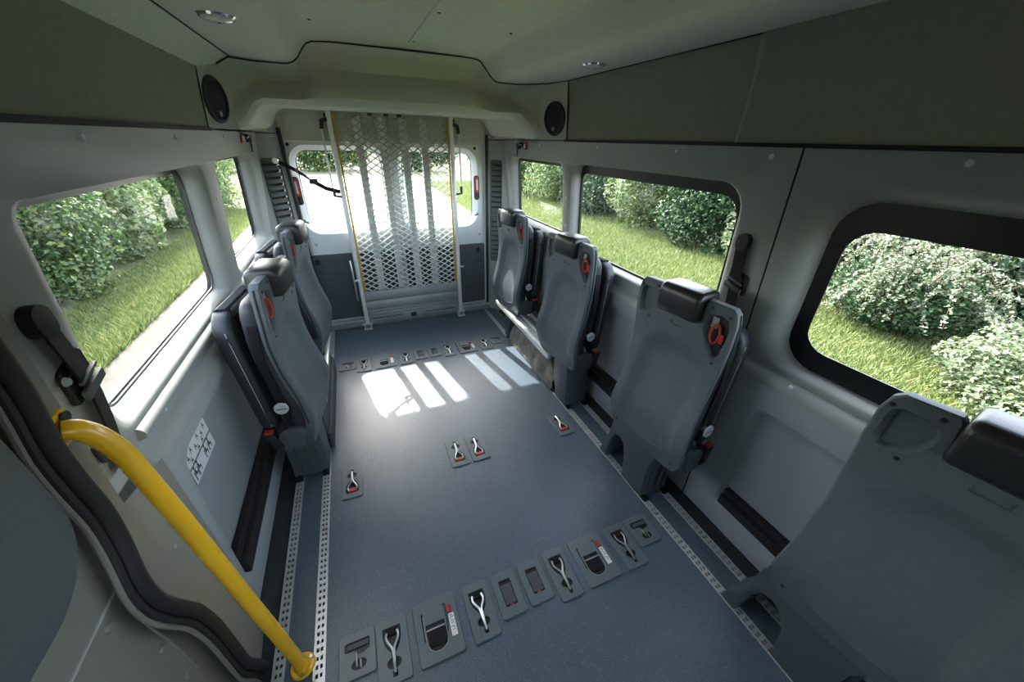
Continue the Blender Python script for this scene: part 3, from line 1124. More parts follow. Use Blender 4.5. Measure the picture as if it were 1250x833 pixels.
    # ribbed textile insert over the top and inner face
    for k in range(14):
        u = -.118 + k * .0182
        mb = MB()
        pts = [K(.098, u, .46), K(.0985, u, .7), K(.0995, u, .91), K(.104, u, .936), K(.116, u, .9475), K(.142, u, .9475), K(.154, u, .94)]
        mb.ribbon(pts, Vector(T(0, 1, 0)) - Vector(T(0, 0, 0)), .0165, .004)
        mb.build('textile_rib', 'textile', cu)
    for u in (-.1865, .1865):
        for a in (.122,):
            MB().tube([K(a, u, .44), K(a, u * 1.004, .6), K(a, u * 1.004, .8), K(a, u * 1.0, .88)], .0014, 5).build('stitching', 'stitch', cu)
    # hinge bracket, buckle and pivot disc on both sides
    for q in (-1, 1):
        mb = MB()
        br = rr(.030, .135, .315, .425, [.035, .03, .02, .02], 4)
        mb.prism(br, q * .172, q * .205, lambda a, z, v: T(a, v, z))
        hb = mb.build('hinge_bracket', 'pedestal', root, bevel=.004)
        if q > 0:
            continue
        mb = MB()
        mb.box((.110, q * .185, .335), (.146, q * .216, .420), T=lambda a, v, z: T(a + (z - .335) * .5, v, z))
        bk = mb.build('belt_buckle', 'black', root, bevel=.004)
        mb = MB()
        mb.box((.113, q * .188, .420), (.143, q * .213, .428), T=lambda a, v, z: T(a + (z - .335) * .5, v, z))
        mb.build('buckle_button', 'red', bk, bevel=.002)
        ax = Vector(T(0, q, 0)) - Vector(T(0, 0, 0))
        MB().cyl(T(.085, q * .180, .545), ax, .012, .034, 12).build('pivot_shaft', 'alu_dull', root)
        dk = MB().cyl(T(.085, q * .212, .545), ax, .027, .007, 24, .025).build('pivot_disc', 'disc', root)
        e1 = Vector(T(1, 0, 0)) - Vector(T(0, 0, 0))
        ctr = Vector(T(.085, q * .2195, .545))
        # dark printed bar across the disc
        bar = [ctr + e1 * u + Vector((0, 0, v)) for u, v in ((-.019, -.0022), (.019, -.0022), (.019, .0022), (-.019, .0022))]
        MB().add(bar, [(0, 1, 2, 3)]).build('disc_print', 'ink', dk, smooth=False)
        # belt webbing hanging down beside the pads
        mb = MB()
        mb.ribbon([T(.060, q * .190, .90), T(.066, q * .193, .75), T(.075, q * .192, .60), T(.100, q * .195, .47), T(.128, q * .197, .41)], Vector(T(1, 0, 0)) - Vector(T(0, 0, 0)), .030, .003)
        mb.build('seat_belt', 'webbing', root)
    # --- pedestal: moulded post with arched foot across both rails
    if base_z == 0:
        ped = [(-.055, .004), (-.045, .10), (-.050, .22), (-.075, .30), (-.10, .345), (.20, .345), (.225, .28), (.235, .20), (.250, .10), (.275, .045), (.285, .02), (.285, .004), (.228, .004), (.226, .06), (.214, .145), (.190, .196), (.158, .208), (.126, .188), (.106, .135), (.096, .06), (.093, .004)]

        if compact:
            ped = [(-.055, .004), (-.045, .10), (-.050, .22), (-.075, .30), (-.10, .345), (.11, .345), (.108, .25), (.105, .10), (.10, .004)]

        def PW(v, z, q):
            x = -.075 + .160 * q
            ins = .018 * sstep(.30, .05, z) * 0
            return (s * (x + ins), v, z)
        mb = MB()
        mb.prism(ped, 0, 1, PW)
        pd = mb.build('pedestal', 'pedestal', root, bevel=.010, seg=2, angle=40)
        # ribs on the near face
        for q in (.25, .5, .75):
            MB().box((-.060, .02, 0), (-.044, .30, 1), T=lambda v, z, d: (s * (-.075 + .16 * (q + .02 * (d - .5))), v - (.012 if z > .2 else 0), z)).build('pedestal_rib', 'pedestal', pd, bevel=.003)
        for v in ((-.062,) if compact else (-.062, .262)):
            for q in (.12, .86):
                bx = s * (-.075 + .16 * q)
                MB().box((bx - .016, v - .022, .003), (bx + .016, v + .022, .012)).build('rail_clamp', 'black', pd, bevel=.003)
                MB().cyl((bx, v - .004, .012), (0, 0, 1), .009, .010, 6).build('clamp_bolt', 'black', pd)
    else:
        mb = MB()
        mb.box((-.06, -.08, base_z), (.06, .16, .345), T=lambda x, y, z: (s * x, y, z))
        mb.build('pedestal', 'pedestal', root, bevel=.008)
        if Yc < 2:
            ped = [(-.13, .004), (-.125, .10), (-.11, .297), (.055, .297), (.05, .18), (.03, .10), (.01, .05), (.0, .004)]
            MB().prism(ped, 0, 1, lambda v, z, q: (s * (-.075 + .16 * q), v, z)).build('front_leg', 'pedestal', root, bevel=.010)
            for v in (-.142,):
                for q in (.12, .86):
                    bx = s * (-.075 + .16 * q)
                    MB().box((bx - .016, v - .022, .003), (bx + .016, v + .022, .012)).build('rail_clamp', 'black', root, bevel=.003)
                    MB().cyl((bx, v - .004, .012), (0, 0, 1), .009, .010, 6).build('clamp_bolt', 'black', root)
    return root


seat(1, .055, 'folded grey seat beside the black-bordered window, foremost of the long row')
seat(1, .855, 'folded grey seat below the black belt tongue, on an arched foot over both rails')
seat(1, 1.66, 'folded grey seat at the front end of the fleece-lined wheel arch box', base_z=.301)
seat(1, 2.49, 'folded grey seat next to the louvred pillar, rearmost of its row', base_z=.301)
seat(-1, 1.575, 'folded grey seat with dark cushion beside the pictogram panel', compact=True)
seat(-1, 2.375, 'folded grey seat behind another one, next to the dark door board', base_z=.281)

# ------------------------------------------------------------------ floor anchors for wheelchair straps
HOOK_R, HOOK_M = 'rear', 'middle'


def plate_base(name, x0, x1, y0, y1, label, cat, group):
    o = tag(empty(name, ((x0 + x1) / 2, (y0 + y1) / 2, 0)), label, cat, group)
    return o, (x1 - x0) / 2, (y1 - y0) / 2


def plate_panel(o, hx, hy, holes, r=.008):
    mb = MB()
    c = rr(-hx, hx, -hy, hy, r, 3)
    hs = [(h, [(offset(h, .0008), .0012), (offset(h, .001), .0055)], False) for h in holes]
    mb.panel(c, hs, lambda u, v, d: (u, v, .0065 - d), rim=[(offset(c, -.0015), .001), (offset(c, -.002), .0065)])
    return mb.build('cover_plate', 'plate', o, angle=30)


def well(o, hx, hy):
    return MB().box((-hx, -hy, .0004), (hx, hy, .0010)).build('plate_well', 'black', o, smooth=False)


def yhook(x0, x1, y0, y1, flip, label, group):
    o, hx, hy = plate_base('strap_hook_plate', x0, x1, y0, y1, label, 'floor anchor', group)
    f = -1 if flip else 1
    h1 = [(-.030, .035), (-.024, .012), (-.008, -.010), (.008, -.010), (.024, .012), (.030, .035), (.030, .066), (-.030, .066)]
    h2 = [(.024 * math.cos(2 * math.pi * k / 14), -.040 + .017 * math.sin(2 * math.pi * k / 14)) for k in range(14)]
    h3 = rr(-.008, .008, -.078, -.060, .003, 2)
    k = (y1 - y0) / .187
    H = [[(u * f, v * f * k) for u, v in h] for h in (h1, h2, h3)]
    plate_panel(o, hx, hy, H)
    well(o, hx * .85, hy * .92)
    mb = MB()
    pts = [(0, -.066, .005), (.001, -.045, .010), (.002, -.020, .011), (.004, .000, .010), (.014, .018, .009), (.020, .034, .008), (.017, .050, .007)]
    mb.tube([(x * f, y * f * k, z) for x, y, z in smooth_path(pts, 3)], .0042, 8)
    pts = [(0, -.066, .005), (-.001, -.045, .010), (-.002, -.020, .011), (-.004, .000, .010), (-.014, .018, .009), (-.020, .034, .008), (-.017, .050, .007)]
    mb.tube([(x * f, y * f * k, z) for x, y, z in smooth_path(pts, 3)], .0042, 8)
    mb.build('forked_hook', 'steel', o)
    MB().box((-.018, .040, .001), (.018, .060, .0075), T=lambda x, y, z: (x * f, y * f * k, z)).build('strap_end', 'red' if flip else 'webbing', o, bevel=.002)
    return o


def big_plate(x0, x1, y0, y1, label, group):
    o, hx, hy = plate_base('belt_retractor_plate', x0, x1, y0, y1, label, 'floor anchor', group)
    h1 = rr(-.042, .026, -.066, .020, [.03, .002, .002, .03], 4)
    h2 = rr(-.052, -.044, -.030, .060, .003, 2)
    h3 = rr(.0275, .0345, -.025, .068, .003, 2)
    h4 = rr(.0365, .0395, .0, .068, .0014, 2)
    plate_panel(o, hx, hy, [h1, h2, h3, h4])
    well(o, hx * .8, hy * .85)
    MB().box((-.036, -.050, .001), (.020, .000, .0045)).build('belt_webbing', 'webbing', o, bevel=.001)
    MB().box((-.040, -.001, .003), (.024, .004, .0062)).build('belt_bar', 'alu_dull', o, bevel=.001)
    MB().tube(smooth_path([(-.0445, .05, .0065), (-.0445, -.03, .0065), (-.03, -.062, .0068), (-.008, -.068, .0068), (.014, -.062, .0068), (.0265, -.04, .0065), (.030, .06, .0065)]), .0016, 6).build('rim_wire', 'alu_dull', o)
    MB().box((.040, .030, .0065), (.056, .054, .012)).build('release_button', 'red', o, bevel=.002)
    lb = MB().box((.0405, -.045, .0062), (.0605, .026, .0072)).build('printed_label', 'sticker', o)
    # blurred, unreadable print: short dark strokes down the label
    mb = MB()
    for k, (y, w0, w1) in enumerate(((.018, .044, .054), (.012, .046, .057), (.007, .044, .050), (.000, .047, .057), (-.007, .046, .056), (-.017, .045, .051), (-.021, .050, .057), (-.028, .046, .056))):
        mb.add([(w0, y, .0075), (w1, y + .0008, .0075), (w1, y + .0028, .0075), (w0, y + .002, .0075)], [(0, 1, 2, 3)])
    mb.build('label_print', 'ink', lb, smooth=False)
    return o


def rect_plate(x0, x1, y0, y1, label, group):
    o, hx, hy = plate_base('belt_tongue_plate', x0, x1, y0, y1, label, 'floor anchor', group)
    h = rr(-.024, .024, -.045, .050, .004, 2)
    plate_panel(o, hx, hy, [h])
    well(o, hx * .8, hy * .85)
    MB().box((-.020, -.038, .001), (.020, .033, .0048)).build('hatch', 'board', o, bevel=.001)
    MB().box((-.008, -.043, .001), (.008, -.038, .004)).build('hatch_tab', 'red', o)
    return o


def small_plate(x0, x1, y0, y1, label, group):
    o, hx, hy = plate_base('buckle_plate', x0, x1, y0, y1, label, 'floor anchor', group)
    h1 = [(-.040, .015), (-.034, .012), (-.010, .012), (-.006, -.004), (.020, -.002), (.040, .006), (.040, .040), (-.034, .040), (-.040, .034)]
    h2 = [(.004 + .024 * math.cos(2 * math.pi * k / 14), -.030 + .016 * math.sin(2 * math.pi * k / 14)) for k in range(14)]
    plate_panel(o, hx, hy, [h1, h2])
    well(o, hx * .85, hy * .85)
    MB().box((-.030, .018, .001), (.034, .033, .0052)).build('belt_tongue', 'board', o, bevel=.0015)
    MB().tube([(-.004, .006, .005), (-.003, -.012, .008), (-.002, -.036, .007)], .0028, 8).build('hook_arm', 'steel', o)
    MB().tube([(.009, -.018, .006), (.010, -.042, .007)], .0028, 8).build('hook_arm', 'steel', o)
    return o


for row, dy, where, gname in (('front', 0, 'row near the handrail foot', 'wheelchair anchors, row by the handrail'), ('rear', 1.857, 'row before the folded ramp', 'wheelchair anchors, row by the ramp')):
    small_plate(-.648, -.538, .602 + dy, .73 + dy, 'buckle plate beside the handrail-side rail, %s' % where, gname)
    yhook(-.532, -.432, .543 + dy, .73 + dy, False, 'forked hook plate next to the handrail-side buckle plate, %s' % where, gname)
    big_plate(-.404, -.256, .545 + dy, .735 + dy, 'large red-buttoned plate on the handrail side, %s' % where, gname)
    yhook(-.222, -.128, .543 + dy, .73 + dy, False, 'hook plate between large and hatch plates, handrail side, %s' % where, gname)
    rect_plate(-.108, -.014, .572 + dy, .728 + dy, 'small hatch plate on the handrail side, %s' % where, gname)
    rect_plate(.005, .099, .574 + dy, .728 + dy, 'small hatch plate on the seat-row side, %s' % where, gname)
    yhook(.120, .210, .542 + dy, .735 + dy, False, 'hook plate between hatch and large plates, seat-row side, %s' % where, gname)
    big_plate(.243, .391, .545 + dy, .735 + dy, 'large red-buttoned plate on the seat-row side, %s' % where, gname)
    yhook(.425, .520, .543 + dy, .73 + dy, False, 'forked hook plate next to the seat-row buckle plate, %s' % where, gname)
    small_plate(.533, .643, .602 + dy, .73 + dy, 'buckle plate beside the seat-row rail, %s' % where, gname)
g = 'single hook plates in mid floor'
yhook(-.637, -.545, 1.305, 1.495, True, 'lone hook plate with red strap beside the handrail-side rail', g)
yhook(-.105, -.008, 1.305, 1.495, True, 'hook plate with red strap in mid floor, of the pair towards the handrail', g)
yhook(.008, .102, 1.305, 1.495, True, 'hook plate with red strap in mid floor, of the pair towards the seats', g)
yhook(.540, .635, 1.305, 1.495, True, 'lone hook plate with red strap beside the rail of the seat row', g)

# ------------------------------------------------------------------ yellow handrail
hr = tag(empty('handrail', (-.756, .70, 0)), 'yellow tubular handrail curving from the door pillar to the floor rail', 'handrail')
o = Vector((-.756, .70, 0))
pts = smooth_path([(-.872, .700, 1.056), (-.858, .706, 1.049), (-.842, .712, 1.017), (-.828, .712, .965), (-.813, .702, .879), (-.801, .696, .771), (-.789, .690, .643), (-.769, .692, .296), (-.757, .70, .012)], 5)
rel(MB().tube(pts, .0175, 16), o).build('tube', 'yellow', hr)
rel(MB().box((-.893, .684, 1.025), (-.876, .736, 1.082)), o).build('wall_flange', 'yellow', hr, bevel=.004)
rel(MB().cyl((-.878, .722, 1.070), (1, 0, 0), .007, .008, 12, .010), o).build('flange_bolt', 'black', hr)
MB().cyl((0, 0, .003), (0, 0, 1), .037, .007, 28, .034).build('floor_flange', 'yellow', hr)
MB().cyl((0, 0, .010), (0, 0, 1), .024, .010, 20, .018).build('collar', 'yellow', hr)
for a in (30, 150, 270):
    MB().cyl((.028 * math.cos(math.radians(a)), .028 * math.sin(math.radians(a)), .010), (0, 0, 1), .005, .004, 8).build('flange_screw', 'steel', hr)

# ------------------------------------------------------------------ belts and clips


def pillar_belt(s, x, pts, label, adj, lower):
    o = Vector((s * x, pts[0][0], 0))
    b = tag(empty('seat_belt', (o.x, o.y, pts[-1][1])), label, 'seat belt')
    o.z = pts[-1][1]
    off = Vector((-s * .012, 0, 0))
    P_ = [Vector((s * xw(z) - s * .016, y, z)) - o for y, z in pts]
    P_ = smooth_path(P_, 3)
    wdir = Vector((s * .2, 1, .25))
    MB().ribbon(P_, wdir, .050, .004).build('webbing', 'webbing', b)
    y, z = pts[0]
    mb = MB()
    c = rr(-.022, .022, -.03, .028, .02, 4)
    mb.prism(c, 0, .022, lambda u, v, d: Vector((s * xw(z) - s * d, y + u, z + v)) - o)
    mb.build('anchor_cover', 'black', b, bevel=.005)
    y, z = adj
    mb = MB()
    T = lambda u, v, d: Vector((s * xw(z) - s * (.010 + d), y + u, z + v + u * .25)) - o
    c = rr(-.036, .036, -.034, .034, .006, 3)
    hole = rr(-.026, .026, .006, .020, .003, 2)
    mb.panel(c, [(hole, [(hole, -.008)], False)], T, rim=[(offset(c, -.003), -.003), (offset(c, -.003), -.010)])
    pl = mb.build('belt_tongue', 'black', b)
    mb = MB()
    mb.box((-.034, -.030, .006), (.034, -.012, .016), T=T)
    mb.box((-.030, .000, .008), (.030, .006, .016), T=T)
    mb.build('tongue_bar', 'vent', pl, bevel=.002)
    y, z = lower
    mb = MB()
    mb.box((-.020, -.02, .004), (.020, .02, .018), T=lambda u, v, d: Vector((s * xw(z) - s * d, y + u, z + v)) - o)
    mb.build('lower_guide', 'black', b, bevel=.004)
    return b


pillar_belt(-1, .87, [(.800, 1.215), (.812, 1.17), (.824, 1.12), (.838, 1.06), (.834, .97), (.824, .90), (.822, .86)], 'black seat belt with tongue hanging on the pillar above the handrail', (.832, 1.088), (.80, .93))
pillar_belt(1, .88, [(.846, 1.215), (.842, 1.15), (.836, 1.09), (.832, 1.05), (.828, .99), (.825, .90)], 'black seat belt with tongue hanging between the two big windows', (.834, 1.072), (.825, .93))
# restraint strap from the rear pillar to the ramp
sb = tag(empty('ramp_strap', (-.79, 3.07, 1.30)), 'black strap stretched from the rear pillar to the ramp edge', 'strap')
o = Vector((-.79, 3.07, 1.30))
A, B = Vector((-.785, 3.08, 1.345)), Vector((-.43, 3.14, 1.135))
mid = [A, lerp(A, B, .30), lerp(A, B, .55) + Vector((0, 0, -.02)), lerp(A, B, .75) + Vector((0, 0, -.025)), B]
MB().ribbon([p - o for p in mid[:3]], [Vector((0, .3, 1)), Vector((.2, .6, .6)), Vector((.3, .9, .1))], .026, .003).build('strap_webbing', 'webbing', sb)
MB().ribbon([p - o for p in mid[2:]], Vector((0, .1, 1)), .030, .004).build('strap_tail', 'webbing', sb)
MB().box(tuple(mid[2] - o - Vector((.028, .01, .016))), tuple(mid[2] - o + Vector((.028, .008, .022)))).build('strap_buckle', 'black', sb, bevel=.004)
MB().cyl(A - o, (-.2, -1, 0), .018, .02, 12).build('strap_anchor', 'steel', sb)
MB().box(tuple(mid[1] - o - Vector((.008, .006, .002))), tuple(mid[1] - o + Vector((.008, .0, .016)))).build('strap_tag', 'red', sb)


def clip(s, y, z, label):
    o = Vector((s * xw(z), y, z))
    k = tag(empty('safety_clip', o), label, 'clip')
    MB().box((-.014, -.05, -.024), (.004, -.012, .024)).build('red_tag', 'red', k, bevel=.003)
    MB().box((-s * .013 - .004, -.046, -.012), (-s * .013 + .004, -.022, .012)).build('tag_window', 'white_plastic', k)
    mb = MB()
    mb.tube(smooth_path([(-s * .012, -.008, 0), (-s * .02, .03, .012), (-s * .022, .06, .0), (-s * .02, .08, -.03), (-s * .016, .09, -.07)]), [.012 - .0005 * i for i in range(17)], 8)
    mb.build('hook_arm', 'black', k)
    MB().box((-s * .018 - .014, .05, -.02), (-s * .018 + .014, .085, .016)).build('hook_body', 'black', k, bevel=.004)
    return k


clip(-1, 2.69, 1.475, 'red and black safety clip above the rear window on the handrail side')
clip(1, 2.70, 1.472, 'red and black safety clip above the rear window of the seat row side')

# ------------------------------------------------------------------ pictogram sticker
st = tag(empty('pictogram_sticker', (-.955, 1.02, .56)), 'white instruction sticker with black pictograms on the lower wall panel', 'sticker')
o = Vector((-.955, 1.02, .56))
X = -(xw(.6) + .0395)
SU0, SU1, SV0, SV1 = 1.055, 1.245, .545, .685


def SP(u, v, d=0):
    return (X + d + .0125 * 0 - o.x, lerp(SU0, SU1, u) - o.y, lerp(SV0, SV1, v) - o.z)


MB().prism([(0, 0), (1, 0), (1, 1), (0, 1)], 0, .0012, lambda u, v, d: SP(u, v, d)).build('sticker_sheet', 'sticker', st, smooth=False)
for v in (.40, .86):
    MB().prism([(0, v), (1, v), (1, v + .03), (0, v + .03)], .0013, .0018, lambda u, q, d: SP(u, q, d)).build('printed_line', 'ink', st, smooth=False)


def figure(u, v, k):
    mb = MB()
    f = lambda a, b: SP(u + a * k, v + b * k * 1.3, .0016)
    mb.add([f(.03 * math.cos(t), .14 + .03 * math.sin(t)) for t in [2 * math.pi * q / 8 for q in range(8)]], [tuple(range(8))])
    for q in ([(-.02, .10), (.03, .10), (.04, .02), (-.02, .02)], [(-.02, .02), (.09, .02), (.09, -.02), (-.02, -.02)], [(.07, -.02), (.09, -.02), (.08, -.12), (.06, -.12)], [(-.06, .08), (-.03, .08), (-.03, -.12), (-.06, -.12)]):
        mb.add([f(*p) for p in q], [(0, 1, 2, 3)])
    return mb.build('pictogram', 'ink', st, smooth=False)


for u in (.10, .24, .62, .80):
    figure(u, .20, .9)
for i, (u, v) in enumerate(((.10, .62), (.26, .70), (.42, .60), (.58, .72), (.74, .62), (.88, .70), (.18, .50), (.5, .49), (.68, .50))):
    figure(u, v, .45)

# ------------------------------------------------------------------ outer body so that light only enters through the glass
for s, par, wins in ((1, wr, (g1, g2, g3)), (-1, wl, (g4, g5))):
    y0 = -1.5 if s > 0 else .70
    holes = [offset(h, -.004) for h in wins]
    polys = [[Vector((u, v, 0)) for u, v in ((y0, -.35), (3.33, -.35), (3.33, 1.99), (y0, 1.99))]] + [[Vector((u, v, 0)) for u, v in h] for h in holes]
    tri = tessellate_polygon(polys)
    flat = [(p.x, p.y) for q in polys for p in q]
    MB().add([(s * (glx(max(.5, v)) + .02), u, v) for u, v in flat], [tuple(t) for t in tri]).build('outer_skin', 'outer_paint', par, smooth=False)
MB().box((-1.0, -1.55, 1.96), (1.0, 3.33, 2.0)).build('roof_skin', 'outer_paint', ceil, smooth=False)
MB().box((-1.0, -1.5, -.06), (1.0, 3.30, -.031)).build('underfloor', 'outer_paint', floor, smooth=False)
for s in (-1, 1):
    x0, x1 = (-1.02, -.795) if s < 0 else (.755, 1.02)
    MB().box((x0, 3.26, -.35), (x1, 3.33, 1.99)).build('corner_skin', 'outer_paint', wl if s < 0 else wr, smooth=False)
MB().box((-.80, 3.25, 1.60), (.80, 3.33, 1.99)).build('roof_end', 'outer_paint', ceil, smooth=False)
MB().box((-.80, 3.25, -.35), (.80, 3.33, .05)).build('rear_bumper_skin', 'outer_paint', floor, smooth=False)
# driver's cab end with windscreen and cab side windows, behind the viewer
wf = structure('wall_front', 'cab end of the van with the windscreen', 'wall')
ws = rr(-.80, .80, .80, 1.40, .08)
MB().panel(rr(-1.02, 1.02, -.35, 2.0, .002, 1), [(ws, [(ws, .05)], False)], lambda u, v, d: (u, -2.75 - d + (v - .62) * .35, v)).build('cab_front', 'board', wf, smooth=False)
MB().add([(u, -2.77 + (v - .62) * .35, v) for u, v in ws], [tuple(t) for t in tessellate_polygon([[Vector((u, v, 0)) for u, v in ws]])]).build('windscreen', 'glass', wf, smooth=False)
for s in (-1, 1):
    hole = rr(-2.35, -1.70, .85, 1.40, .08)
    outl = [(-3.2, -.35), (-.75 if s < 0 else -1.5, -.35), (-.75 if s < 0 else -1.5, 2.0), (-3.2, 2.0)]
    MB().panel(outl, [(hole, [(hole, .03)], False)], lambda u, v, d: (s * (.96 + d), u, v)).build('cab_side', 'board', wf, smooth=False)
    MB().add([(s * .975, u, v) for u, v in hole], [tuple(t) for t in tessellate_polygon([[Vector((u, v, 0)) for u, v in hole]])]).build('cab_pane', 'glass', wf, smooth=False)
MB().box((-1.0, -3.2, 1.93), (1.0, -1.5, 2.0)).build('cab_roof', 'liner', wf, smooth=False)
MB().box((-1.0, -3.2, -.06), (1.0, -1.5, -.005)).build('cab_floor', 'floor_dark', wf, smooth=False)

# ------------------------------------------------------------------ outside
GZ = -.62
ground = tag(empty('ground'), 'ground around the van', 'ground', kind='structure')
MB().add([(-60, -60, GZ - .012), (60, -60, GZ - .012), (60, 90, GZ - .012), (-60, 90, GZ - .012)], [(0, 1, 2, 3)]).build('earth', 'earth', ground, smooth=False)
MB().add([(-3.05, -14, GZ), (1.9, -14, GZ), (1.9, 9, GZ), (-3.0, 9, GZ)], [(0, 1, 2, 3)]).build('gravel_track', 'gravel', ground, smooth=False)
MB().add([(-2.9, 9, GZ + .002), (1.9, 9, GZ + .002), (3.0, 12, GZ + .002), (3.6, 26, GZ + .002), (-3.6, 26, GZ + .002)], [(0, 1, 2, 3, 4)]).build('pale_paving', 'concrete', ground, smooth=False)
MB().add([(-5.5, -14, GZ - .004), (-2.9, -14, GZ - .004), (-2.9, 26, GZ - .004), (-5.5, 26, GZ - .004)], [(0, 1, 2, 3)]).build('verge', 'soil', ground, smooth=False)
MB().add([(1.8, -14, GZ - .003), (9, -14, GZ - .003), (12, 40, GZ - .003), (2.4, 40, GZ - .003)], [(0, 1, 2, 3)]).build('lawn', 'soil', ground, smooth=False)


def np_mesh(name, V, nper, material, parent=None, faces=None):
    """V: (n, k, 3) islands of k verts; faces: list of tuples per island"""
    n, k, _ = V.shape
    F = np.array(faces)
    allf = (F[None] + (np.arange(n) * k)[:, None, None]).reshape(-1)
    lt = F.shape[1]
    me = bpy.data.meshes.new(name)
    me.vertices.add(n * k)
    me.vertices.foreach_set('co', V.reshape(-1).astype(np.float32))
    nf = len(allf) // lt
    me.loops.add(len(allf))
    me.loops.foreach_set('vertex_index', allf.astype(np.int32))
    me.polygons.add(nf)
    me.polygons.foreach_set('loop_start', np.arange(nf, dtype=np.int32) * lt)
    me.polygons.foreach_set('loop_total', np.full(nf, lt, dtype=np.int32))
    me.update()
    me.validate()
    me.materials.append(M[material])
    o = bpy.data.objects.new(name, me)
    COL.objects.link(o)
    o.parent = parent
    return o


def leaf_verts(pos, nrm, size, aspect=.55):
    """folded diamond leaves: 4 verts each"""
    n = len(pos)
    r = nrng.normal(size=(n, 3))
    t = r - (r * nrm).sum(1, keepdims=True) * nrm
    t /= np.linalg.norm(t, axis=1, keepdims=True) + 1e-9
    b = np.cross(nrm, t)
    sz = size * nrng.uniform(.6, 1.3, (n, 1))
    base = pos - t * sz * .5
    tip = pos + t * sz * .5 - nrm * sz * .12
    le = pos + b * sz * aspect * .5 + nrm * sz * .10
    ri = pos - b * sz * aspect * .5 + nrm * sz * .10
    return np.stack([base, le, tip, ri], 1)


LF = [(0, 1, 2), (0, 2, 3)]


def shrub(name, x, y, rx, ry, h, n, size, leafmat, label, cat='shrub', group=None, seed=0, upright=.35, zmin=.02):
    r_ = np.random.default_rng(seed)
    root = tag(empty(name, (x, y, GZ)), label, cat, group)
    # overlapping clumps give an uneven, natural outline
    L = 64
    cu_ = r_.normal(size=(L, 3))
    cu_ /= np.linalg.norm(cu_, axis=1, keepdims=True)
    hz = np.linalg.norm(cu_[:, :2], axis=1)
    sup = (hz ** 4 + np.abs(cu_[:, 2]) ** 4) ** -.25
    cc = cu_ * (sup * r_.uniform(.40, .80, L))[:, None] * np.array([rx, ry, h * .52])
    cc[:, 2] = np.maximum(cc[:, 2] + h * .42, h * .07)
    crad = r_.uniform(.24, .46, L) * min(rx, ry, h * .8)
    k = r_.choice(L, n, p=crad ** 2 / (crad ** 2).sum())
    u = r_.normal(size=(n, 3))
    u /= np.linalg.norm(u, axis=1, keepdims=True)
    p = cc[k] + u * (crad[k] * (1 - np.abs(r_.normal(0, .16, n))))[:, None]
    keep = p[:, 2] > zmin
    p, u = p[keep], u[keep]
    nn = u.copy()
    nn = nn * .7 + r_.normal(0, .5, nn.shape) + np.array([0, 0, upright])
    nn /= np.linalg.norm(nn, axis=1, keepdims=True)
    lv = leaf_verts(p, nn, size)
    o = np_mesh('foliage', lv, 4, leafmat, root, LF)
    o['kind'] = 'stuff'
    # stems
    mb = MB()
    for k in range(7):
        a = 2 * math.pi * k / 7 + r_.uniform(0, .6)
        q = r_.uniform(.4, .75)
        mb.tube([(.05 * math.cos(a), .05 * math.sin(a), 0), (rx * .3 * q * math.cos(a), ry * .3 * q * math.sin(a), h * .35), (rx * q * math.cos(a), ry * q * math.sin(a), h * r_.uniform(.6, .85))], [.03, .02, .006], 5)
    st_ = mb.build('stems', 'bark', root)
    st_['kind'] = 'stuff'
    return root


# hedge on the handrail side: five overlapping bushes and more beyond
hl = 'hedge bushes on the handrail side of the van'
HL = [('big-leaved bush opposite the wide handrail-side window, first of the hedge', -4.65, 2.0, 1.1, 1.35, 2.3, 'leaf_mid'),
      ('glossy green bush in the middle of the hedge seen through the wide handrail-side window', -4.7, 4.3, 1.12, 1.35, 2.4, 'leaf_light'),
      ('mid-green bush in the hedge, past the glossy light one', -4.7, 6.6, 1.15, 1.4, 2.4, 'leaf_mid'),
      ('dense bush seen through the rear window of the handrail side', -4.7, 9.0, 1.2, 1.45, 2.6, 'leaf_light'),
      ('far bush of the hedge seen in the rear window of the handrail side', -4.75, 11.6, 1.3, 1.6, 2.7, 'leaf_mid'),
      ('farthest hedge bush beside the pale paving', -4.9, 14.6, 1.5, 2.0, 3.0, 'leaf_light')]
for i, (lab, x, y, rx, ry, h, lm) in enumerate(HL):
    shrub('hedge_bush', x, y, rx, ry, h, 26000, .075 if i < 3 else .09, lm, lab, 'bush', hl, seed=30 + i)
# bushes beyond the lawn on the seat-row side
hr_ = 'bushes beyond the lawn'
HR = [('dark green large-leaved bush behind the white-flowering shrub', 7.6, 1.6, 1.1, 1.7, 2.6, 'leaf_dark', .13),
      ('bright white-green leafy bush at the front end of the wide window view', 7.2, 4.3, 1.15, 1.15, 2.5, 'leaf_pale', .10),
      ('dense dark bush in the middle of the wide window view', 7.4, 6.3, 1.2, 1.15, 2.4, 'leaf_dark', .09),
      ('light green small-leaved bush between two dark ones in the wide window view', 7.6, 8.4, 1.3, 1.25, 2.6, 'leaf_light', .09),
      ('dark green bush towards the rear edge of the wide window view', 7.7, 10.8, 1.4, 1.45, 2.6, 'leaf_dark', .09),
      ('round green bush seen through the rear window of the seat row side', 7.6, 13.6, 1.5, 1.6, 2.8, 'leaf_light', .10),
      ('hazy light bush farthest along the lawn edge', 7.6, 17.2, 1.9, 2.2, 3.2, 'leaf_mid', .11)]
for i, (lab, x, y, rx, ry, h, lm, sz) in enumerate(HR):
    shrub('garden_bush', x, y, rx, ry, h, 22000, sz, lm, lab, 'bush', hr_, seed=60 + i)
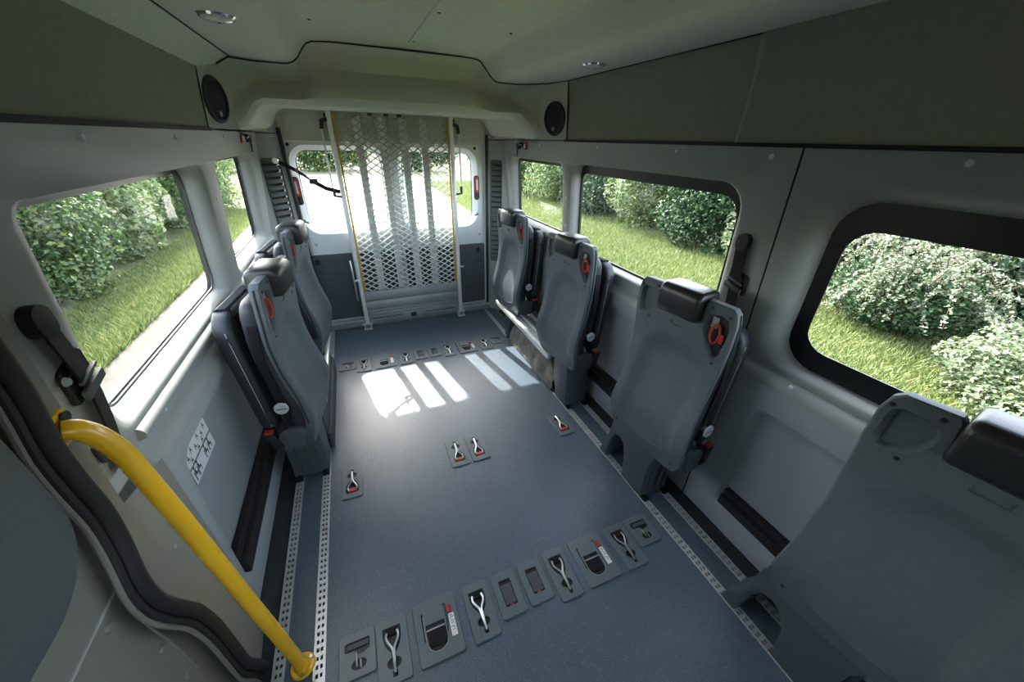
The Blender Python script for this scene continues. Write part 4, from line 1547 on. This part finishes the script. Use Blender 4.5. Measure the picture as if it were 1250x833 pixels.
# low pale ground-cover shrub close to the front window
for i, (x, y, rx, ry, h, lab) in enumerate(((5.15, .38, .95, .95, .72, 'low pale small-leaved shrub close below the black-bordered window'), (6.3, -1.6, 1.2, 1.0, 1.2, 'low pale small-leaved shrub half hidden beyond the front seat'))):
    shrub('ground_cover_shrub', x, y, rx, ry, h, 24000, .045, 'leaf_pale', lab, 'shrub', 'low pale shrubs', seed=90 + i, upright=.8)
# trees and bushes far behind the paving
for i, (x, y, rx, ry, h, lm, lab) in enumerate(((-8.5, 30, 3.4, 2.0, 3.6, 'leaf_light', 'sunlit bush far across the pale paving, handrail side'), (-1.8, 31, 3.4, 2.0, 3.4, 'leaf_mid', 'green bush far across the pale paving, behind the ramp'),
                                              (4.9, 30, 3.2, 2.0, 3.8, 'leaf_dark', 'dark bush far across the paving, behind the ramp edge'), (11.4, 29, 3.2, 2.4, 4.2, 'leaf_mid', 'tall bush far across the lawn seen in the rear door window'))):
    shrub('far_bush', x, y, rx, ry, h, 12000, .20, lm, lab, 'bush', 'bushes far behind the van', seed=120 + i)

# white-flowering shrub with arching sprays
fx, fy = 6.0, 2.05
fs = tag(empty('flowering_shrub', (fx, fy, GZ)), 'white-flowering shrub with long arching sprays outside the black-bordered window', 'shrub')
r_ = np.random.default_rng(5)
mb = MB()
pos, nr = [], []
for k in range(85):
    a = r_.uniform(0, 2 * math.pi)
    L_ = r_.uniform(.6, 1.15)
    hh = r_.uniform(.55, 1.30)
    bx, by = r_.normal(0, .16), r_.normal(0, .30)
    pts = []
    for t in np.linspace(0, 1, 9):
        px = bx + math.cos(a) * L_ * (t ** 1.3)
        py = by + math.sin(a) * L_ * 1.15 * (t ** 1.3)
        pz = hh * math.sin(math.pi * (.06 + .76 * t))
        pts.append((px, py, max(.05, pz)))
    mb.tube(pts[::2], [.008, .006, .005, .003, .0015], 4)
    for q in range(150):
        t = r_.uniform(.25, 1) * 8
        i0 = min(7, int(t))
        p0, p1 = Vector(pts[i0]), Vector(pts[i0 + 1])
        p = p0.lerp(p1, t - i0)
        jit = r_.normal(0, .015, 3)
        pos.append((p.x + jit[0], p.y + jit[1], p.z + jit[2]))
        nv = r_.normal(0, .6, 3) + np.array([0, 0, .7])
        nr.append(nv / np.linalg.norm(nv))
bz = mb.build('branches', 'bark', fs)
bz['kind'] = 'stuff'
o = np_mesh('blossom', leaf_verts(np.array(pos), np.array(nr), .036, .7), 4, 'blossom', fs, LF)
o['kind'] = 'stuff'
n = 7000
dirs = r_.normal(0, 1, (n, 3))
dirs /= np.linalg.norm(dirs, axis=1, keepdims=True)
pos = dirs * r_.uniform(.3, 1, (n, 1)) ** .5 * np.array([.72, .85, .45]) + np.array([.1, 0, .48])
pos[:, 2] = np.clip(pos[:, 2], .03, 1.2)
nv = r_.normal(0, .6, (n, 3)) + np.array([0, 0, .6])
nv /= np.linalg.norm(nv, axis=1, keepdims=True)
o = np_mesh('foliage', leaf_verts(pos, nv, .06), 4, 'leaf_dark', fs, LF)
o['kind'] = 'stuff'


def grass(name, xa, xb, ya, yb, n, h, label, skew=0):
    x = nrng.uniform(xa, xb, n)
    y = nrng.uniform(ya, yb, n)
    x = x + skew * (y - ya)
    hh = h * nrng.uniform(.5, 1.3, n)
    a = nrng.uniform(0, 2 * np.pi, n)
    wd = .006 + .006 * nrng.uniform(0, 1, n)
    lx, ly = nrng.normal(0, .45, n) * hh, nrng.normal(0, .45, n) * hh
    z0 = np.full(n, GZ - .005)
    V = np.stack([np.stack([x + wd * np.cos(a), y + wd * np.sin(a), z0], 1), np.stack([x - wd * np.cos(a), y - wd * np.sin(a), z0], 1), np.stack([x + lx, y + ly, z0 + hh], 1)], 1)
    o = np_mesh(name, V, 3, 'grass_blade', None, [(0, 1, 2)])
    return tag(o, label, 'grass', kind='stuff')


grass('grass', -4.0, -2.95, 1.0, 14, 70000, .11, 'rough grass verge along the hedge on the handrail side')
grass('grass', 3.2, 7.4, .2, 9.0, 150000, .08, 'sunlit lawn on the seat row side of the van')
grass('grass', 3.2, 8.0, 9.06, 22, 70000, .10, 'distant lawn towards the rear of the seat row side', skew=.03)
